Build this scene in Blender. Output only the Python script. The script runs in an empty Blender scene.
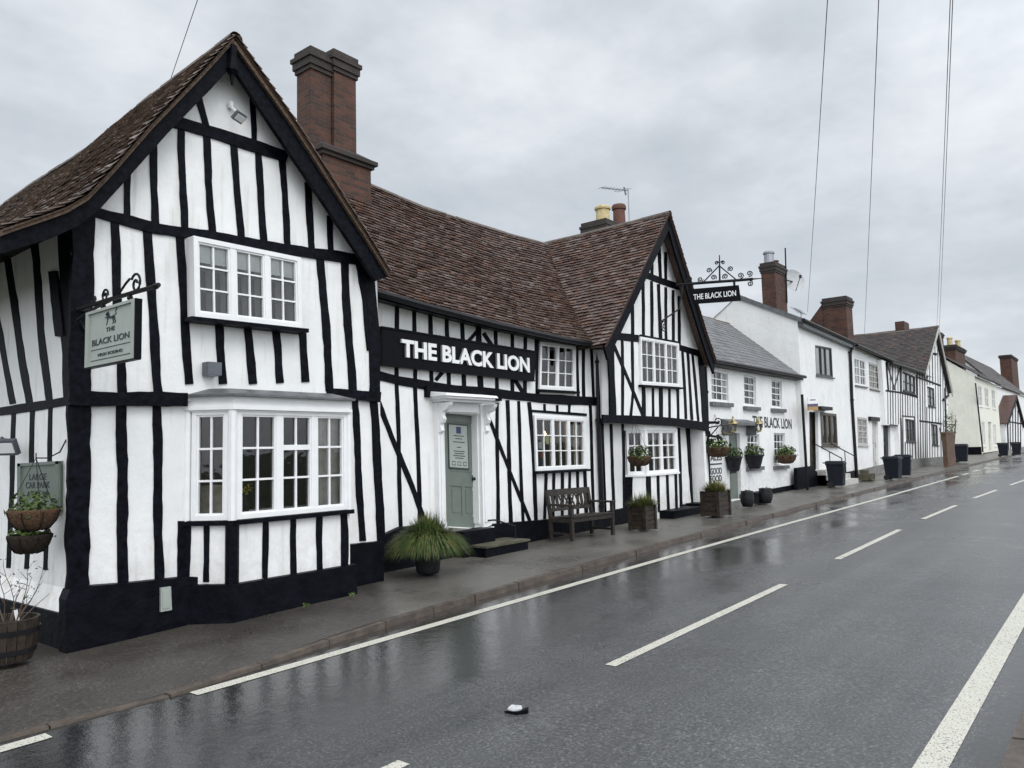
import bpy, bmesh, math, random
from mathutils import Vector, Matrix
from mathutils.geometry import tessellate_polygon
random.seed(7)
R_ = math.radians
SC = bpy.context.scene
COL = SC.collection

# ------------------------------------------------------------------ camera
F = 770.0; PITCH = R_(5.0); ROLL = R_(1.45); YAW = math.atan((1130 - 512) / 770.0)
CAM = Vector((0, 0, 1.9)); GR = 0.012
fw_ = Vector((math.cos(YAW) * math.cos(PITCH), math.sin(YAW) * math.cos(PITCH), math.sin(PITCH)))
DZ = Vector((0, 0, 1))
r0 = fw_.cross(Vector((0, 0, 1))).normalized(); u0 = r0.cross(fw_)
RV = math.cos(ROLL) * r0 - math.sin(ROLL) * u0
UV = math.sin(ROLL) * r0 + math.cos(ROLL) * u0
cd = bpy.data.cameras.new('camera'); cam = bpy.data.objects.new('camera', cd); COL.objects.link(cam)
cd.sensor_width = 36; cd.lens = F / 1024 * 36; cd.clip_end = 5000; cd.clip_start = .05
m3 = Matrix((RV, UV, -fw_)).transposed()
cam.matrix_world = Matrix.Translation(CAM) @ m3.to_4x4()
SC.camera = cam

def ray(px, py): return RV * ((px - 512) / F) - UV * ((py - 384) / F) + fw_
def gpt(px, py, h=.1):          # measured spot on the sloping street, h above the carriageway
    d = ray(px, py); t = (h - CAM.z) / (d.z - GR * d.x); return CAM + d * t
def zr(x): return GR * x
def zp(x):                      # pavement top
    k = min(1, max(0, (x - 3.2) / 2.6)); k = k * k * (3 - 2 * k)
    return GR * x + .012 + .055 * k

class Wall:                     # a vertical plane: u runs along d, o is the distance outward
    def __init__(s, P, d):
        s.P = Vector(P); s.P.z = 0; s.d = Vector((d[0], d[1], 0)).normalized(); s.n = Vector((s.d.y, -s.d.x, 0))
    def uz(s, px, py, o=0):
        d = ray(px, py); t = (s.P + s.n * o - CAM).dot(s.n) / d.dot(s.n); q = CAM + d * t
        return ((q - s.P).dot(s.d), q.z)
    def pt(s, u, z, o=0): return Vector((0, 0, z)) + s.P + s.d * u + s.n * o
    def at(s, px, py, o=0): u, z = s.uz(px, py, o); return s.pt(u, z, o)
def YW(y): return Wall((0, y, 0), (1, 0))
def XW(x): 
    w = Wall((x, 0, 0), (0, 1)); w.n = Vector((-1, 0, 0)); return w

# ------------------------------------------------------------------ materials
def newmat(name):
    m = bpy.data.materials.new(name); m.use_nodes = True
    nt = m.node_tree; b = nt.nodes['Principled BSDF']; return m, nt, b
def N(nt, t, **kw):
    n = nt.nodes.new(t)
    for k, v in kw.items():
        if hasattr(n, k): setattr(n, k, v)
        else: n.inputs[k.replace('_', ' ')].default_value = v
    return n
def coords(nt): return N(nt, 'ShaderNodeTexCoord').outputs['Object']
def noise(nt, vec, scale, detail=4, rough=.55):
    n = N(nt, 'ShaderNodeTexNoise'); n.inputs['Scale'].default_value = scale; n.inputs['Detail'].default_value = detail
    n.inputs['Roughness'].default_value = rough
    if vec is not None: nt.links.new(vec, n.inputs['Vector'])
    return n.outputs['Fac']
def ramp(nt, fac, stops):
    r = N(nt, 'ShaderNodeValToRGB'); e = r.color_ramp.elements
    while len(e) < len(stops): e.new(.5)
    for el, (p, c) in zip(e, stops): el.position = p; el.color = (*c, 1) if len(c) == 3 else c
    nt.links.new(fac, r.inputs['Fac']); return r.outputs['Color']
def mix(nt, fac, a, b, mode='MIX'):
    m = N(nt, 'ShaderNodeMix'); m.data_type = 'RGBA'; m.blend_type = mode
    for s, v in ((m.inputs[0], fac), (m.inputs[6], a), (m.inputs[7], b)):
        if isinstance(v, bpy.types.NodeSocket): nt.links.new(v, s)
        elif isinstance(v, (int, float)): s.default_value = v
        else: s.default_value = (*v, 1)
    return m.outputs[2]
def mth(nt, op, a, b=0.0):
    m = N(nt, 'ShaderNodeMath'); m.operation = op
    for s, v in ((m.inputs[0], a), (m.inputs[1], b)):
        if isinstance(v, bpy.types.NodeSocket): nt.links.new(v, s)
        else: s.default_value = v
    return m.outputs[0]
def bump(nt, b, h, strength=.3, dist=.01):
    n = N(nt, 'ShaderNodeBump'); n.inputs['Strength'].default_value = strength; n.inputs['Distance'].default_value = dist
    nt.links.new(h, n.inputs['Height']); nt.links.new(n.outputs['Normal'], b.inputs['Normal'])
def simple(name, col, rough=.5, metal=0, var=.25, scale=9, bstr=.2, bdist=.004, bscale=60, spec=.5):
    m, nt, b = newmat(name); c = coords(nt)
    f = noise(nt, c, scale, 5)
    lo = tuple(x * (1 - var) for x in col); hi = tuple(min(1, x * (1 + var)) for x in col)
    nt.links.new(ramp(nt, f, [(.3, lo), (.7, hi)]), b.inputs['Base Color'])
    b.inputs['Roughness'].default_value = rough; b.inputs['Metallic'].default_value = metal
    b.inputs['Specular IOR Level'].default_value = spec
    if bstr: bump(nt, b, noise(nt, c, bscale, 4), bstr, bdist)
    return m
def plaster(name, col, dirt):
    m, nt, b = newmat(name); c = coords(nt)
    f1 = noise(nt, c, 1.3, 6, .65); 
    mp = N(nt, 'ShaderNodeMapping'); mp.inputs['Scale'].default_value = (5, 5, .5); nt.links.new(c, mp.inputs['Vector'])
    f2 = noise(nt, mp.outputs[0], 1.6, 5, .6)
    k = ramp(nt, f1, [(.36, tuple(x * .92 for x in col)), (.60, col)])
    k = mix(nt, ramp(nt, f2, [(.55, (0, 0, 0)), (.82, (.7, .7, .7))]), k, dirt)
    sz = N(nt, 'ShaderNodeSeparateXYZ'); nt.links.new(c, sz.inputs[0]); sp = N(nt, 'ShaderNodeMapRange'); sp.inputs[1].default_value = 1.1; sp.inputs[2].default_value = .35; nt.links.new(sz.outputs[2], sp.inputs[0])
    k = mix(nt, mth(nt, 'MULTIPLY', sp.outputs[0], ramp(nt, noise(nt, c, 6, 5, .7), [(.4, (0, 0, 0)), (.7, (.6, .6, .6))])), k, dirt)
    spot = noise(nt, c, 17, 3, .7)
    k = mix(nt, ramp(nt, spot, [(.7, (0, 0, 0)), (.78, (.35, .35, .35))]), k, dirt)
    nt.links.new(k, b.inputs['Base Color']); b.inputs['Roughness'].default_value = .75
    b.inputs['Specular IOR Level'].default_value = .25
    h = mth(nt, 'ADD', noise(nt, c, 3.5, 3), mth(nt, 'MULTIPLY', noise(nt, c, 45, 4), .12))
    bump(nt, b, h, .5, .035)
    return m
M = {}
M['plaster'] = plaster('white_limewash', (.83, .83, .82), (.50, .48, .42))
M['render'] = plaster('white_render', (.80, .80, .79), (.50, .49, .46))
M['cream'] = plaster('cream_render', (.79, .775, .68), (.60, .58, .49))
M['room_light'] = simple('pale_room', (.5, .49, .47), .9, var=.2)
M['net'] = simple('white_net_curtain', (.78, .78, .76), .9, var=.05, bstr=0)
M['timber'] = simple('black_timber', (.0036, .0044, .0075), .5, var=.85, scale=14, bstr=.5, bdist=.01, bscale=28, spec=.07)
M['tar'] = simple('black_plinth_paint', (.0034, .0040, .0068), .5, var=.5, scale=5, bstr=.6, bdist=.03, bscale=9, spec=.08)
M['grey_timber'] = simple('weathered_timber', (.05, .047, .045), .7, var=.5, scale=20)
M['white'] = simple('white_gloss_paint', (.80, .80, .80), .35, var=.04, scale=6, bstr=.1)
M['curtain'] = simple('pale_curtain', (.55, .53, .48), .9, var=.15)
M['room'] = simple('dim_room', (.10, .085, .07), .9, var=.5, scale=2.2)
M['lead'] = simple('lead_sheet', (.11, .115, .12), .5, var=.35, scale=7)
M['sage'] = simple('sage_paint', (.135, .16, .138), .42, var=.08, scale=7, bstr=.1)
M['sage_sign'] = simple('pale_sage_paint', (.33, .36, .325), .45, var=.05, bstr=.05)
M['sign_black'] = simple('sign_black', (.0034, .0036, .0055), .4, var=.2, bstr=.05, spec=.08)
M['ink'] = simple('dark_lettering', (.03, .035, .04), .6, var=.1, bstr=0)
M['grey_paper'] = simple('damp_paper', (.45, .45, .46), .5, var=.3, scale=40)
M['letter'] = simple('white_letter', (.82, .82, .82), .4, var=.02, bstr=0)
M['letter_shade'] = simple('letter_side_shade', (.32, .33, .34), .5, var=.05, bstr=0)  # shadow on the sides of the raised white letters, put in as grey colour
M['iron'] = simple('black_iron', (.010, .010, .012), .45, var=.3, bstr=.2, spec=.2)
M['pvc'] = simple('black_pipe', (.008, .008, .010), .35, var=.2, bstr=.05, spec=.2)
M['brass'] = simple('brass', (.42, .34, .19), .3, metal=1, var=.2)
M['grey_metal'] = simple('grey_metal', (.30, .31, .33), .4, metal=.7, var=.15)
M['dish_grey'] = simple('dish_grey', (.42, .43, .44), .5, var=.1, bstr=0)
M['grey_box'] = simple('grey_plastic', (.10, .11, .125), .45, var=.1)
M['wood'] = simple('wet_brown_wood', (.034, .026, .020), .45, var=.5, scale=12, bstr=.5, bscale=40, spec=.2)
M['bench'] = simple('weathered_bench_wood', (.032, .027, .023), .5, var=.45, scale=16, bstr=.4, spec=.2)
M['coir'] = simple('coir_liner', (.085, .045, .022), .95, var=.55, scale=40, bstr=1, bdist=.02, bscale=70)
M['leaf'] = simple('leaf_green', (.075, .115, .028), .5, var=.55, scale=20, bstr=0, spec=.2)
M['leaf_dark'] = simple('leaf_dark_green', (.035, .06, .018), .5, var=.55, scale=20, bstr=0, spec=.2)
M['grass'] = simple('sedge_green', (.068, .10, .028), .5, var=.6, scale=13, bstr=0, spec=.2)
M['straw'] = simple('dry_grass', (.16, .14, .05), .6, var=.5, scale=13, bstr=0, spec=.2)
M['twig'] = simple('bare_twig', (.09, .06, .045), .8, var=.3, bstr=0)
M['petal'] = simple('flower_violet', (.22, .14, .26), .6, var=.5, bstr=0)
M['yellow'] = simple('yellow_flower', (.62, .50, .04), .6, var=.2, bstr=0)
M['soil'] = simple('soil', (.025, .018, .013), .95, var=.5, scale=30, spec=.2)
M['pot'] = simple('dark_pot', (.016, .016, .018), .45, var=.3, spec=.2)
M['bin'] = simple('bin_plastic', (.010, .013, .019), .5, var=.15, bstr=.05, spec=.2)
M['stone'] = simple('grey_stone', (.17, .165, .155), .7, var=.35, scale=6, bstr=.6, bdist=.02, bscale=14)
M['stone_moss'] = simple('mossy_stone', (.075, .07, .045), .9, var=.5, scale=5)
M['step_white'] = simple('pale_step', (.45, .44, .41), .6, var=.2)
M['shutter'] = simple('brown_stained_wood', (.075, .06, .045), .5, var=.3)
M['darkframe'] = simple('dark_frame', (.04, .038, .036), .45, var=.2)
M['pot_cream'] = simple('buff_chimney_pot', (.52, .42, .22), .75, var=.2)
M['pot_red'] = simple('red_chimney_pot', (.12, .05, .035), .75, var=.25)
M['mortar'] = simple('verge_mortar', (.085, .055, .035), .85, var=.5, scale=22, bstr=.8, bdist=.02, bscale=30)
M['cushion'] = simple('beige_cushion', (.42, .36, .27), .9, var=.1)
M['purple'] = simple('purple_board', (.06, .05, .11), .5, var=.1, bstr=0)
M['orange'] = simple('orange_board', (.38, .22, .07), .5, var=.1, bstr=0)
M['hose'] = simple('green_hose', (.02, .12, .06), .4, var=.2, bstr=0)
M['carwhite'] = simple('car_white', (.75, .76, .78), .2, var=.03, bstr=0)
M['rubber'] = simple('tyre_rubber', (.012, .012, .012), .8, var=.2)
M['red'] = simple('red_paper', (.35, .04, .05), .5, var=.1, bstr=0)
M['blue'] = simple('navy_paper', (.03, .04, .12), .5, var=.1, bstr=0)
M['lime'] = simple('lime_paper', (.45, .5, .06), .5, var=.1, bstr=0)
M['cable'] = simple('cable_grey', (.12, .12, .13), .6, var=.1, bstr=0)

def glassmat():
    m, nt, b = newmat('window_glass'); nt.nodes.remove(b)
    out = nt.nodes['Material Output']
    tr = N(nt, 'ShaderNodeBsdfTransparent'); tr.inputs['Color'].default_value = (.93, .95, .945, 1)
    gl = N(nt, 'ShaderNodeBsdfGlossy'); gl.inputs['Roughness'].default_value = .02
    fr = N(nt, 'ShaderNodeFresnel'); fr.inputs['IOR'].default_value = 1.75
    c = coords(nt); bp = N(nt, 'ShaderNodeBump'); bp.inputs['Strength'].default_value = .25; bp.inputs['Distance'].default_value = .01
    nt.links.new(noise(nt, c, 4, 2), bp.inputs['Height'])
    nt.links.new(bp.outputs[0], gl.inputs['Normal'])
    mx = N(nt, 'ShaderNodeMixShader'); nt.links.new(fr.outputs[0], mx.inputs[0]); nt.links.new(tr.outputs[0], mx.inputs[1]); nt.links.new(gl.outputs[0], mx.inputs[2])
    nt.links.new(mx.outputs[0], out.inputs['Surface']); return m
M['glass'] = glassmat()
def emit(name, col, s):
    m, nt, b = newmat(name); b.inputs['Emission Color'].default_value = (*col, 1); b.inputs['Emission Strength'].default_value = s
    return m
M['bulb'] = emit('warm_bulb', (1, .62, .25), 9)

def tilemat(name, stops, rough=.42, lich=(.16, .15, .12), la=.35):
    m, nt, b = newmat(name); c = coords(nt)
    g = N(nt, 'ShaderNodeNewGeometry')
    k = ramp(nt, g.outputs['Random Per Island'], stops)
    f = noise(nt, c, 2.2, 6, .7)
    k = mix(nt, ramp(nt, f, [(.42, (0, 0, 0)), (.72, (la, la, la))]), k, lich)
    k = mix(nt, .5, k, ramp(nt, noise(nt, c, 34, 4, .7), [(.3, (.25, .25, .25)), (.7, (1, 1, 1))]), 'MULTIPLY')
    nt.links.new(k, b.inputs['Base Color'])
    rr = ramp(nt, noise(nt, c, 25, 3), [(.3, (rough - .12,) * 3), (.7, (rough + .15,) * 3)])
    nt.links.new(rr, b.inputs['Roughness'])
    bump(nt, b, noise(nt, c, 60, 4), .4, .006); return m
M['tile'] = tilemat('clay_tiles', [(0, (.062, .036, .030)), (.2, (.135, .074, .056)), (.4, (.095, .058, .049)), (.55, (.24, .18, .16)), (.7, (.12, .070, .056)), (.85, (.20, .10, .068)), (1, (.055, .040, .037))], .25, (.17, .145, .115), .35)
M['tile_moss'] = tilemat('mossy_clay_tiles', [(0, (.075, .050, .040)), (.3, (.19, .125, .098)), (.6, (.11, .076, .062)), (.8, (.30, .23, .195)), (1, (.17, .10, .066))], .28, (.15, .12, .09), .4)
M['tile_dark'] = tilemat('dark_clay_tiles', [(0, (.035, .028, .028)), (.5, (.055, .036, .032)), (.85, (.04, .034, .034)), (1, (.13, .055, .035))])
M['tile_red'] = tilemat('red_clay_tiles', [(0, (.11, .05, .038)), (.5, (.16, .07, .05)), (1, (.09, .045, .038))])
M['slate'] = tilemat('grey_slates', [(0, (.11, .112, .12)), (.5, (.15, .152, .16)), (1, (.19, .19, .195))], .4, (.21, .21, .19), .3)
M['ridge'] = tilemat('ridge_tiles', [(0, (.11, .085, .07)), (.5, (.15, .11, .09)), (1, (.09, .07, .06))], .6, (.2, .19, .15), .5)

def brickmat(name, a, b_, mo):
    m, nt, b = newmat(name); c = coords(nt)
    sx = N(nt, 'ShaderNodeSeparateXYZ'); nt.links.new(c, sx.inputs[0])
    cx = N(nt, 'ShaderNodeCombineXYZ'); nt.links.new(mth(nt, 'ADD', sx.outputs[0], sx.outputs[1]), cx.inputs[0]); nt.links.new(sx.outputs[2], cx.inputs[1])
    br = N(nt, 'ShaderNodeTexBrick'); nt.links.new(cx.outputs[0], br.inputs['Vector'])
    br.inputs['Color1'].default_value = (*a, 1); br.inputs['Color2'].default_value = (*b_, 1); br.inputs['Mortar'].default_value = (*mo, 1)
    br.inputs['Scale'].default_value = 1; br.inputs['Brick Width'].default_value = .225; br.inputs['Row Height'].default_value = .075
    br.inputs['Mortar Size'].default_value = .007; br.inputs['Bias'].default_value = -.1
    k = mix(nt, .75, br.outputs['Color'], ramp(nt, noise(nt, c, 2.5, 6, .7), [(.3, (.35, .33, .33)), (.68, (1.0, 1, 1))]), 'MULTIPLY')
    nt.links.new(k, b.inputs['Base Color']); b.inputs['Roughness'].default_value = .8
    h = mth(nt, 'SUBTRACT', noise(nt, c, 30, 4), br.outputs['Fac']); bump(nt, b, h, .6, .012); return m
M['brick'] = brickmat('weathered_red_brick', (.125, .046, .026), (.045, .024, .019), (.085, .065, .05))
M['brick_dark'] = brickmat('sooty_brick', (.055, .04, .034), (.035, .03, .028), (.05, .045, .04))
M['brick_pier'] = brickmat('orange_brick', (.15, .08, .042), (.10, .052, .032), (.15, .12, .1))

def roadmat():
    m, nt, b = newmat('wet_asphalt'); c = coords(nt)
    sx = N(nt, 'ShaderNodeSeparateXYZ'); nt.links.new(c, sx.inputs[0])
    big = noise(nt, c, .7, 6, .68); fine = noise(nt, c, 46, 3, .75)
    mp = N(nt, 'ShaderNodeMapping'); mp.inputs['Scale'].default_value = (.22, 1.5, 1); nt.links.new(c, mp.inputs['Vector'])
    streak = noise(nt, mp.outputs[0], 1.0, 4, .6)
    # standing water collects in the left channel and in long shallow tracks
    ch = N(nt, 'ShaderNodeMapRange'); ch.inputs[1].default_value = 3.3; ch.inputs[2].default_value = 5.0; nt.links.new(sx.outputs[1], ch.inputs[0])
    cx = N(nt, 'ShaderNodeMapRange'); cx.inputs[1].default_value = 5.5; cx.inputs[2].default_value = 15; cx.inputs[3].default_value = 1; cx.inputs[4].default_value = .5; nt.links.new(sx.outputs[0], cx.inputs[0])
    c2 = N(nt, 'ShaderNodeMapRange'); c2.inputs[1].default_value = 1.0; c2.inputs[2].default_value = .84; nt.links.new(mth(nt, 'ADD', sx.outputs[1], mth(nt, 'MULTIPLY', mth(nt, 'SUBTRACT', noise(nt, c, 5, 4), .5), .35)), c2.inputs[0])
    chan = mth(nt, 'ADD', mth(nt, 'MULTIPLY', ch.outputs[0], cx.outputs[0]), c2.outputs[0])
    w = mth(nt, 'ADD', mth(nt, 'MULTIPLY', chan, .50), mth(nt, 'MULTIPLY', streak, .55))
    w = mth(nt, 'ADD', w, mth(nt, 'MULTIPLY', mth(nt, 'SUBTRACT', big, .5), .85))
    wet = ramp(nt, w, [(.36, (0, 0, 0)), (.66, (1, 1, 1))])
    dry = ramp(nt, fine, [(.34, (.055, .056, .056)), (.56, (.115, .116, .116)), (.70, (.27, .27, .265))])
    soak = ramp(nt, fine, [(.34, (.019, .0195, .020)), (.58, (.038, .0385, .039)), (.72, (.10, .10, .099))])
    k = mix(nt, wet, dry, soak)
    k = mix(nt, .7, k, ramp(nt, big, [(.32, (.6, .6, .6)), (.66, (1, 1, 1))]), 'MULTIPLY')
    mp2 = N(nt, 'ShaderNodeMapping'); mp2.inputs['Scale'].default_value = (.06, 1.1, 1); nt.links.new(c, mp2.inputs['Vector'])
    k = mix(nt, .7, k, ramp(nt, noise(nt, mp2.outputs[0], 1.3, 3), [(.38, (.66, .66, .67)), (.6, (1, 1, 1))]), 'MULTIPLY')
    gr = N(nt, 'ShaderNodeMapRange'); gr.inputs[1].default_value = 6.0; gr.inputs[2].default_value = 6.35; nt.links.new(sx.outputs[1], gr.inputs[0])
    grit = mth(nt, 'MULTIPLY', gr.outputs[0], ramp(nt, noise(nt, c, 14, 5, .7), [(.42, (0, 0, 0)), (.6, (.8, .8, .8))]))
    k = mix(nt, grit, k, (.085, .062, .045))
    nt.links.new(k, b.inputs['Base Color'])
    rgh = ramp(nt, wet, [(0, (.36,) * 3), (.55, (.20,) * 3), (1, (.075,) * 3)])
    nt.links.new(rgh, b.inputs['Roughness']); b.inputs['Specular IOR Level'].default_value = .5
    h = mth(nt, 'ADD', mth(nt, 'MULTIPLY', fine, 1.0), mth(nt, 'MULTIPLY', noise(nt, c, 9, 3), 2.6))
    bp = N(nt, 'ShaderNodeBump'); bp.inputs['Distance'].default_value = .006
    st = ramp(nt, wet, [(0, (.5,) * 3), (1, (.20,) * 3)]); nt.links.new(st, bp.inputs['Strength'])
    nt.links.new(h, bp.inputs['Height']); nt.links.new(bp.outputs[0], b.inputs['Normal']); return m
M['road'] = roadmat()
def pavemat():
    m, nt, b = newmat('damp_tarmac_pavement'); c = coords(nt)
    sx = N(nt, 'ShaderNodeSeparateXYZ'); nt.links.new(c, sx.inputs[0])
    fine = noise(nt, c, 38, 3, .75); big = noise(nt, c, .9, 5, .6)
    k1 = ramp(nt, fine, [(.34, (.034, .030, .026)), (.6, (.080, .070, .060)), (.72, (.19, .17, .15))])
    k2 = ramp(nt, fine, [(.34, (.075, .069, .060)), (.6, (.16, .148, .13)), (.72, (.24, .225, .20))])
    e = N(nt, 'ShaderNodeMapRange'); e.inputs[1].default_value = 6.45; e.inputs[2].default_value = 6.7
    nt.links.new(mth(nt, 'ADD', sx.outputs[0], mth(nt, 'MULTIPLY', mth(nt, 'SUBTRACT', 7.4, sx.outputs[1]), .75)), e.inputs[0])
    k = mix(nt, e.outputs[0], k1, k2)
    k = mix(nt, .7, k, ramp(nt, big, [(.3, (.6, .6, .6)), (.7, (1, 1, 1))]), 'MULTIPLY')
    pv = N(nt, 'ShaderNodeTexVoronoi'); pv.inputs['Scale'].default_value = 26; nt.links.new(c, pv.inputs['Vector'])
    peb = mth(nt, 'MULTIPLY', mth(nt, 'LESS_THAN', pv.outputs['Distance'], .17), mth(nt, 'GREATER_THAN', noise(nt, c, 1.8, 3), .52))
    far = N(nt, 'ShaderNodeMapRange'); far.inputs[1].default_value = 6.2; far.inputs[2].default_value = 4.6; nt.links.new(sx.outputs[0], far.inputs[0])
    k = mix(nt, mth(nt, 'MULTIPLY', mth(nt, 'MULTIPLY', peb, far.outputs[0]), .6), k, (.20, .18, .15))
    nt.links.new(k, b.inputs['Base Color'])
    nt.links.new(ramp(nt, big, [(.35, (.25,) * 3), (.65, (.5,) * 3)]), b.inputs['Roughness'])
    bump(nt, b, fine, .5, .008); return m
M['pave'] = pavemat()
M['kerb'] = simple('brown_granite_kerb', (.078, .060, .047), .5, var=.45, scale=6, bstr=.6, bdist=.012, bscale=30)
M['earth'] = simple('rough_grass_ground', (.05, .065, .025), .9, var=.4, scale=2, bstr=.5, bdist=.03, bscale=8)
def linemat():
    m, nt, b = newmat('worn_road_paint'); c = coords(nt)
    f = noise(nt, c, 55, 4, .75); g = noise(nt, c, 3, 3)
    k = mix(nt, ramp(nt, mth(nt, 'ADD', f, mth(nt, 'MULTIPLY', g, .25)), [(.50, (1, 1, 1)), (.57, (0, 0, 0))]), (.58, .56, .48), (.10, .10, .095))
    k = mix(nt, ramp(nt, mth(nt, 'ADD', f, mth(nt, 'MULTIPLY', g, .25)), [(.70, (0, 0, 0)), (.76, (1, 1, 1))]), k, (.10, .10, .095))
    nt.links.new(k, b.inputs['Base Color']); b.inputs['Roughness'].default_value = .45
    bump(nt, b, f, .4, .005); return m
M['line'] = linemat()

# ------------------------------------------------------------------ object helpers
def rootof(o):
    while o.parent: o = o.parent
    return o
def build(name, bm, mat, parent=None, smooth=False, label=None):
    me = bpy.data.meshes.new(name)
    if parent is not None:
        L = rootof(parent).location
        bmesh.ops.translate(bm, vec=-L, verts=bm.verts)
    bm.to_mesh(me); bm.free()
    mats = mat if isinstance(mat, (list, tuple)) else [mat]
    for k in mats: me.materials.append(M[k])
    if smooth:
        for p in me.polygons: p.use_smooth = True
    o = bpy.data.objects.new(name, me); COL.objects.link(o)
    if parent is not None: o.parent = parent
    if label: o['label'] = label
    return o
def thing(name, label, cat, loc, group=None):
    o = bpy.data.objects.new(name, None); COL.objects.link(o); o.location = loc; o.empty_display_size = .2
    o['label'] = label; o['category'] = cat
    if group: o['group'] = group
    return o
def tag(o, label, cat, group=None):
    o['label'] = label; o['category'] = cat
    if group: o['group'] = group
    return o
def struct(name, bm, mat, smooth=False):
    o = build(name, bm, mat, None, smooth); o['kind'] = 'structure'; return o
def BM(): return bmesh.new()
def face(bm, pts, mi=0):
    f = bm.faces.new([bm.verts.new(p) for p in pts]); f.material_index = mi; return f
def hexa(bm, a, b, mi=0):                # two quads (4 pts each) joined to a closed box
    va = [bm.verts.new(p) for p in a]; vb = [bm.verts.new(p) for p in b]; fs = []
    fs.append(bm.faces.new(va)); fs.append(bm.faces.new(vb[::-1]))
    for i in range(4):
        j = (i + 1) % 4; fs.append(bm.faces.new([va[j], va[i], vb[i], vb[j]]))
    for f in fs: f.material_index = mi
def box(bm, x0, x1, y0, y1, z0, z1, mi=0):
    hexa(bm, [(x0, y0, z0), (x1, y0, z0), (x1, y1, z0), (x0, y1, z0)], [(x0, y0, z1), (x1, y0, z1), (x1, y1, z1), (x0, y1, z1)], mi)
def obox(bm, c, dx, dy, dz, sx, sy, sz, mi=0):   # oriented box: centre, three axes, three sizes
    c = Vector(c); dx, dy, dz = Vector(dx) * sx / 2, Vector(dy) * sy / 2, Vector(dz) * sz / 2
    hexa(bm, [c - dx - dy - dz, c + dx - dy - dz, c + dx + dy - dz, c - dx + dy - dz],
         [c - dx - dy + dz, c + dx - dy + dz, c + dx + dy + dz, c - dx + dy + dz], mi)
def prism(bm, front, back, mi=0):
    vf = [bm.verts.new(p) for p in front]; vb = [bm.verts.new(p) for p in back]; n = len(vf)
    bm.faces.new(vf).material_index = mi; bm.faces.new(vb[::-1]).material_index = mi
    for i in range(n):
        j = (i + 1) % n; bm.faces.new([vf[j], vf[i], vb[i], vb[j]]).material_index = mi
def slab(bm, W, pxs, o0, o1, mi=0):      # outline measured on the plane o1, thick down to o0
    uz = [W.uz(x, y, o1) for x, y in pxs]
    prism(bm, [W.pt(u, z, o1) for u, z in uz], [W.pt(u, z, o0) for u, z in uz], mi)
def tube(bm, pts, r, n=8, cap=True, mi=0):
    pts = [Vector(p) for p in pts]; rings = []
    for i, p in enumerate(pts):
        t = (pts[min(i + 1, len(pts) - 1)] - pts[max(i - 1, 0)]).normalized()
        a = t.cross(Vector((0, 0, 1)) if abs(t.z) < .95 else Vector((1, 0, 0))).normalized(); b = t.cross(a)
        rr = r[i] if isinstance(r, (list, tuple)) else r
        rings.append([bm.verts.new(p + a * math.cos(k * 2 * math.pi / n) * rr + b * math.sin(k * 2 * math.pi / n) * rr) for k in range(n)])
    for A, B in zip(rings, rings[1:]):
        for k in range(n): bm.faces.new([A[k], A[(k + 1) % n], B[(k + 1) % n], B[k]]).material_index = mi
    if cap:
        bm.faces.new(rings[0][::-1]).material_index = mi; bm.faces.new(rings[-1]).material_index = mi
def lathe(bm, c, prof, n=20, mi=0, sq=None):
    c = Vector(c); rings = []
    for r, z in prof:
        rings.append([bm.verts.new(c + Vector((math.cos(k * 2 * math.pi / n) * max(r, .0005), math.sin(k * 2 * math.pi / n) * max(r, .0005), z))) for k in range(n)])
    for A, B in zip(rings, rings[1:]):
        for k in range(n): bm.faces.new([A[k], A[(k + 1) % n], B[(k + 1) % n], B[k]]).material_index = mi
    bm.faces.new(rings[0][::-1]).material_index = mi; bm.faces.new(rings[-1]).material_index = mi
def spiral(c, u, v, r0, r1, a0, turns, n=22):
    c = Vector(c); out = []
    for i in range(n + 1):
        k = i / n; a = a0 + turns * 2 * math.pi * k; r = r0 + (r1 - r0) * k
        out.append(c + Vector(u) * r * math.cos(a) + Vector(v) * r * math.sin(a))
    return out
def leaves(bm, c, rad, n, size, mi=0, up=.3, flat=False):
    c = Vector(c)
    for _ in range(n):
        while True:
            d = Vector((random.uniform(-1, 1), random.uniform(-1, 1), random.uniform(-1, 1)))
            if .15 < d.length < 1: break
        p = c + Vector((d.x * rad[0], d.y * rad[1], d.z * rad[2]))
        nn = (d + Vector((random.uniform(-.7, .7), random.uniform(-.7, .7), random.uniform(-.3, .9) + up))).normalized()
        a = nn.orthogonal().normalized(); a.rotate(Matrix.Rotation(random.uniform(0, 6.28), 3, nn)); b = nn.cross(a)
        s = size * random.uniform(.6, 1.35)
        f = bm.faces.new([bm.verts.new(p - a * s), bm.verts.new(p - b * s * .45), bm.verts.new(p + a * s + nn * s * .25), bm.verts.new(p + b * s * .45)])
        f.material_index = mi if isinstance(mi, int) else random.choice(mi)
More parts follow.
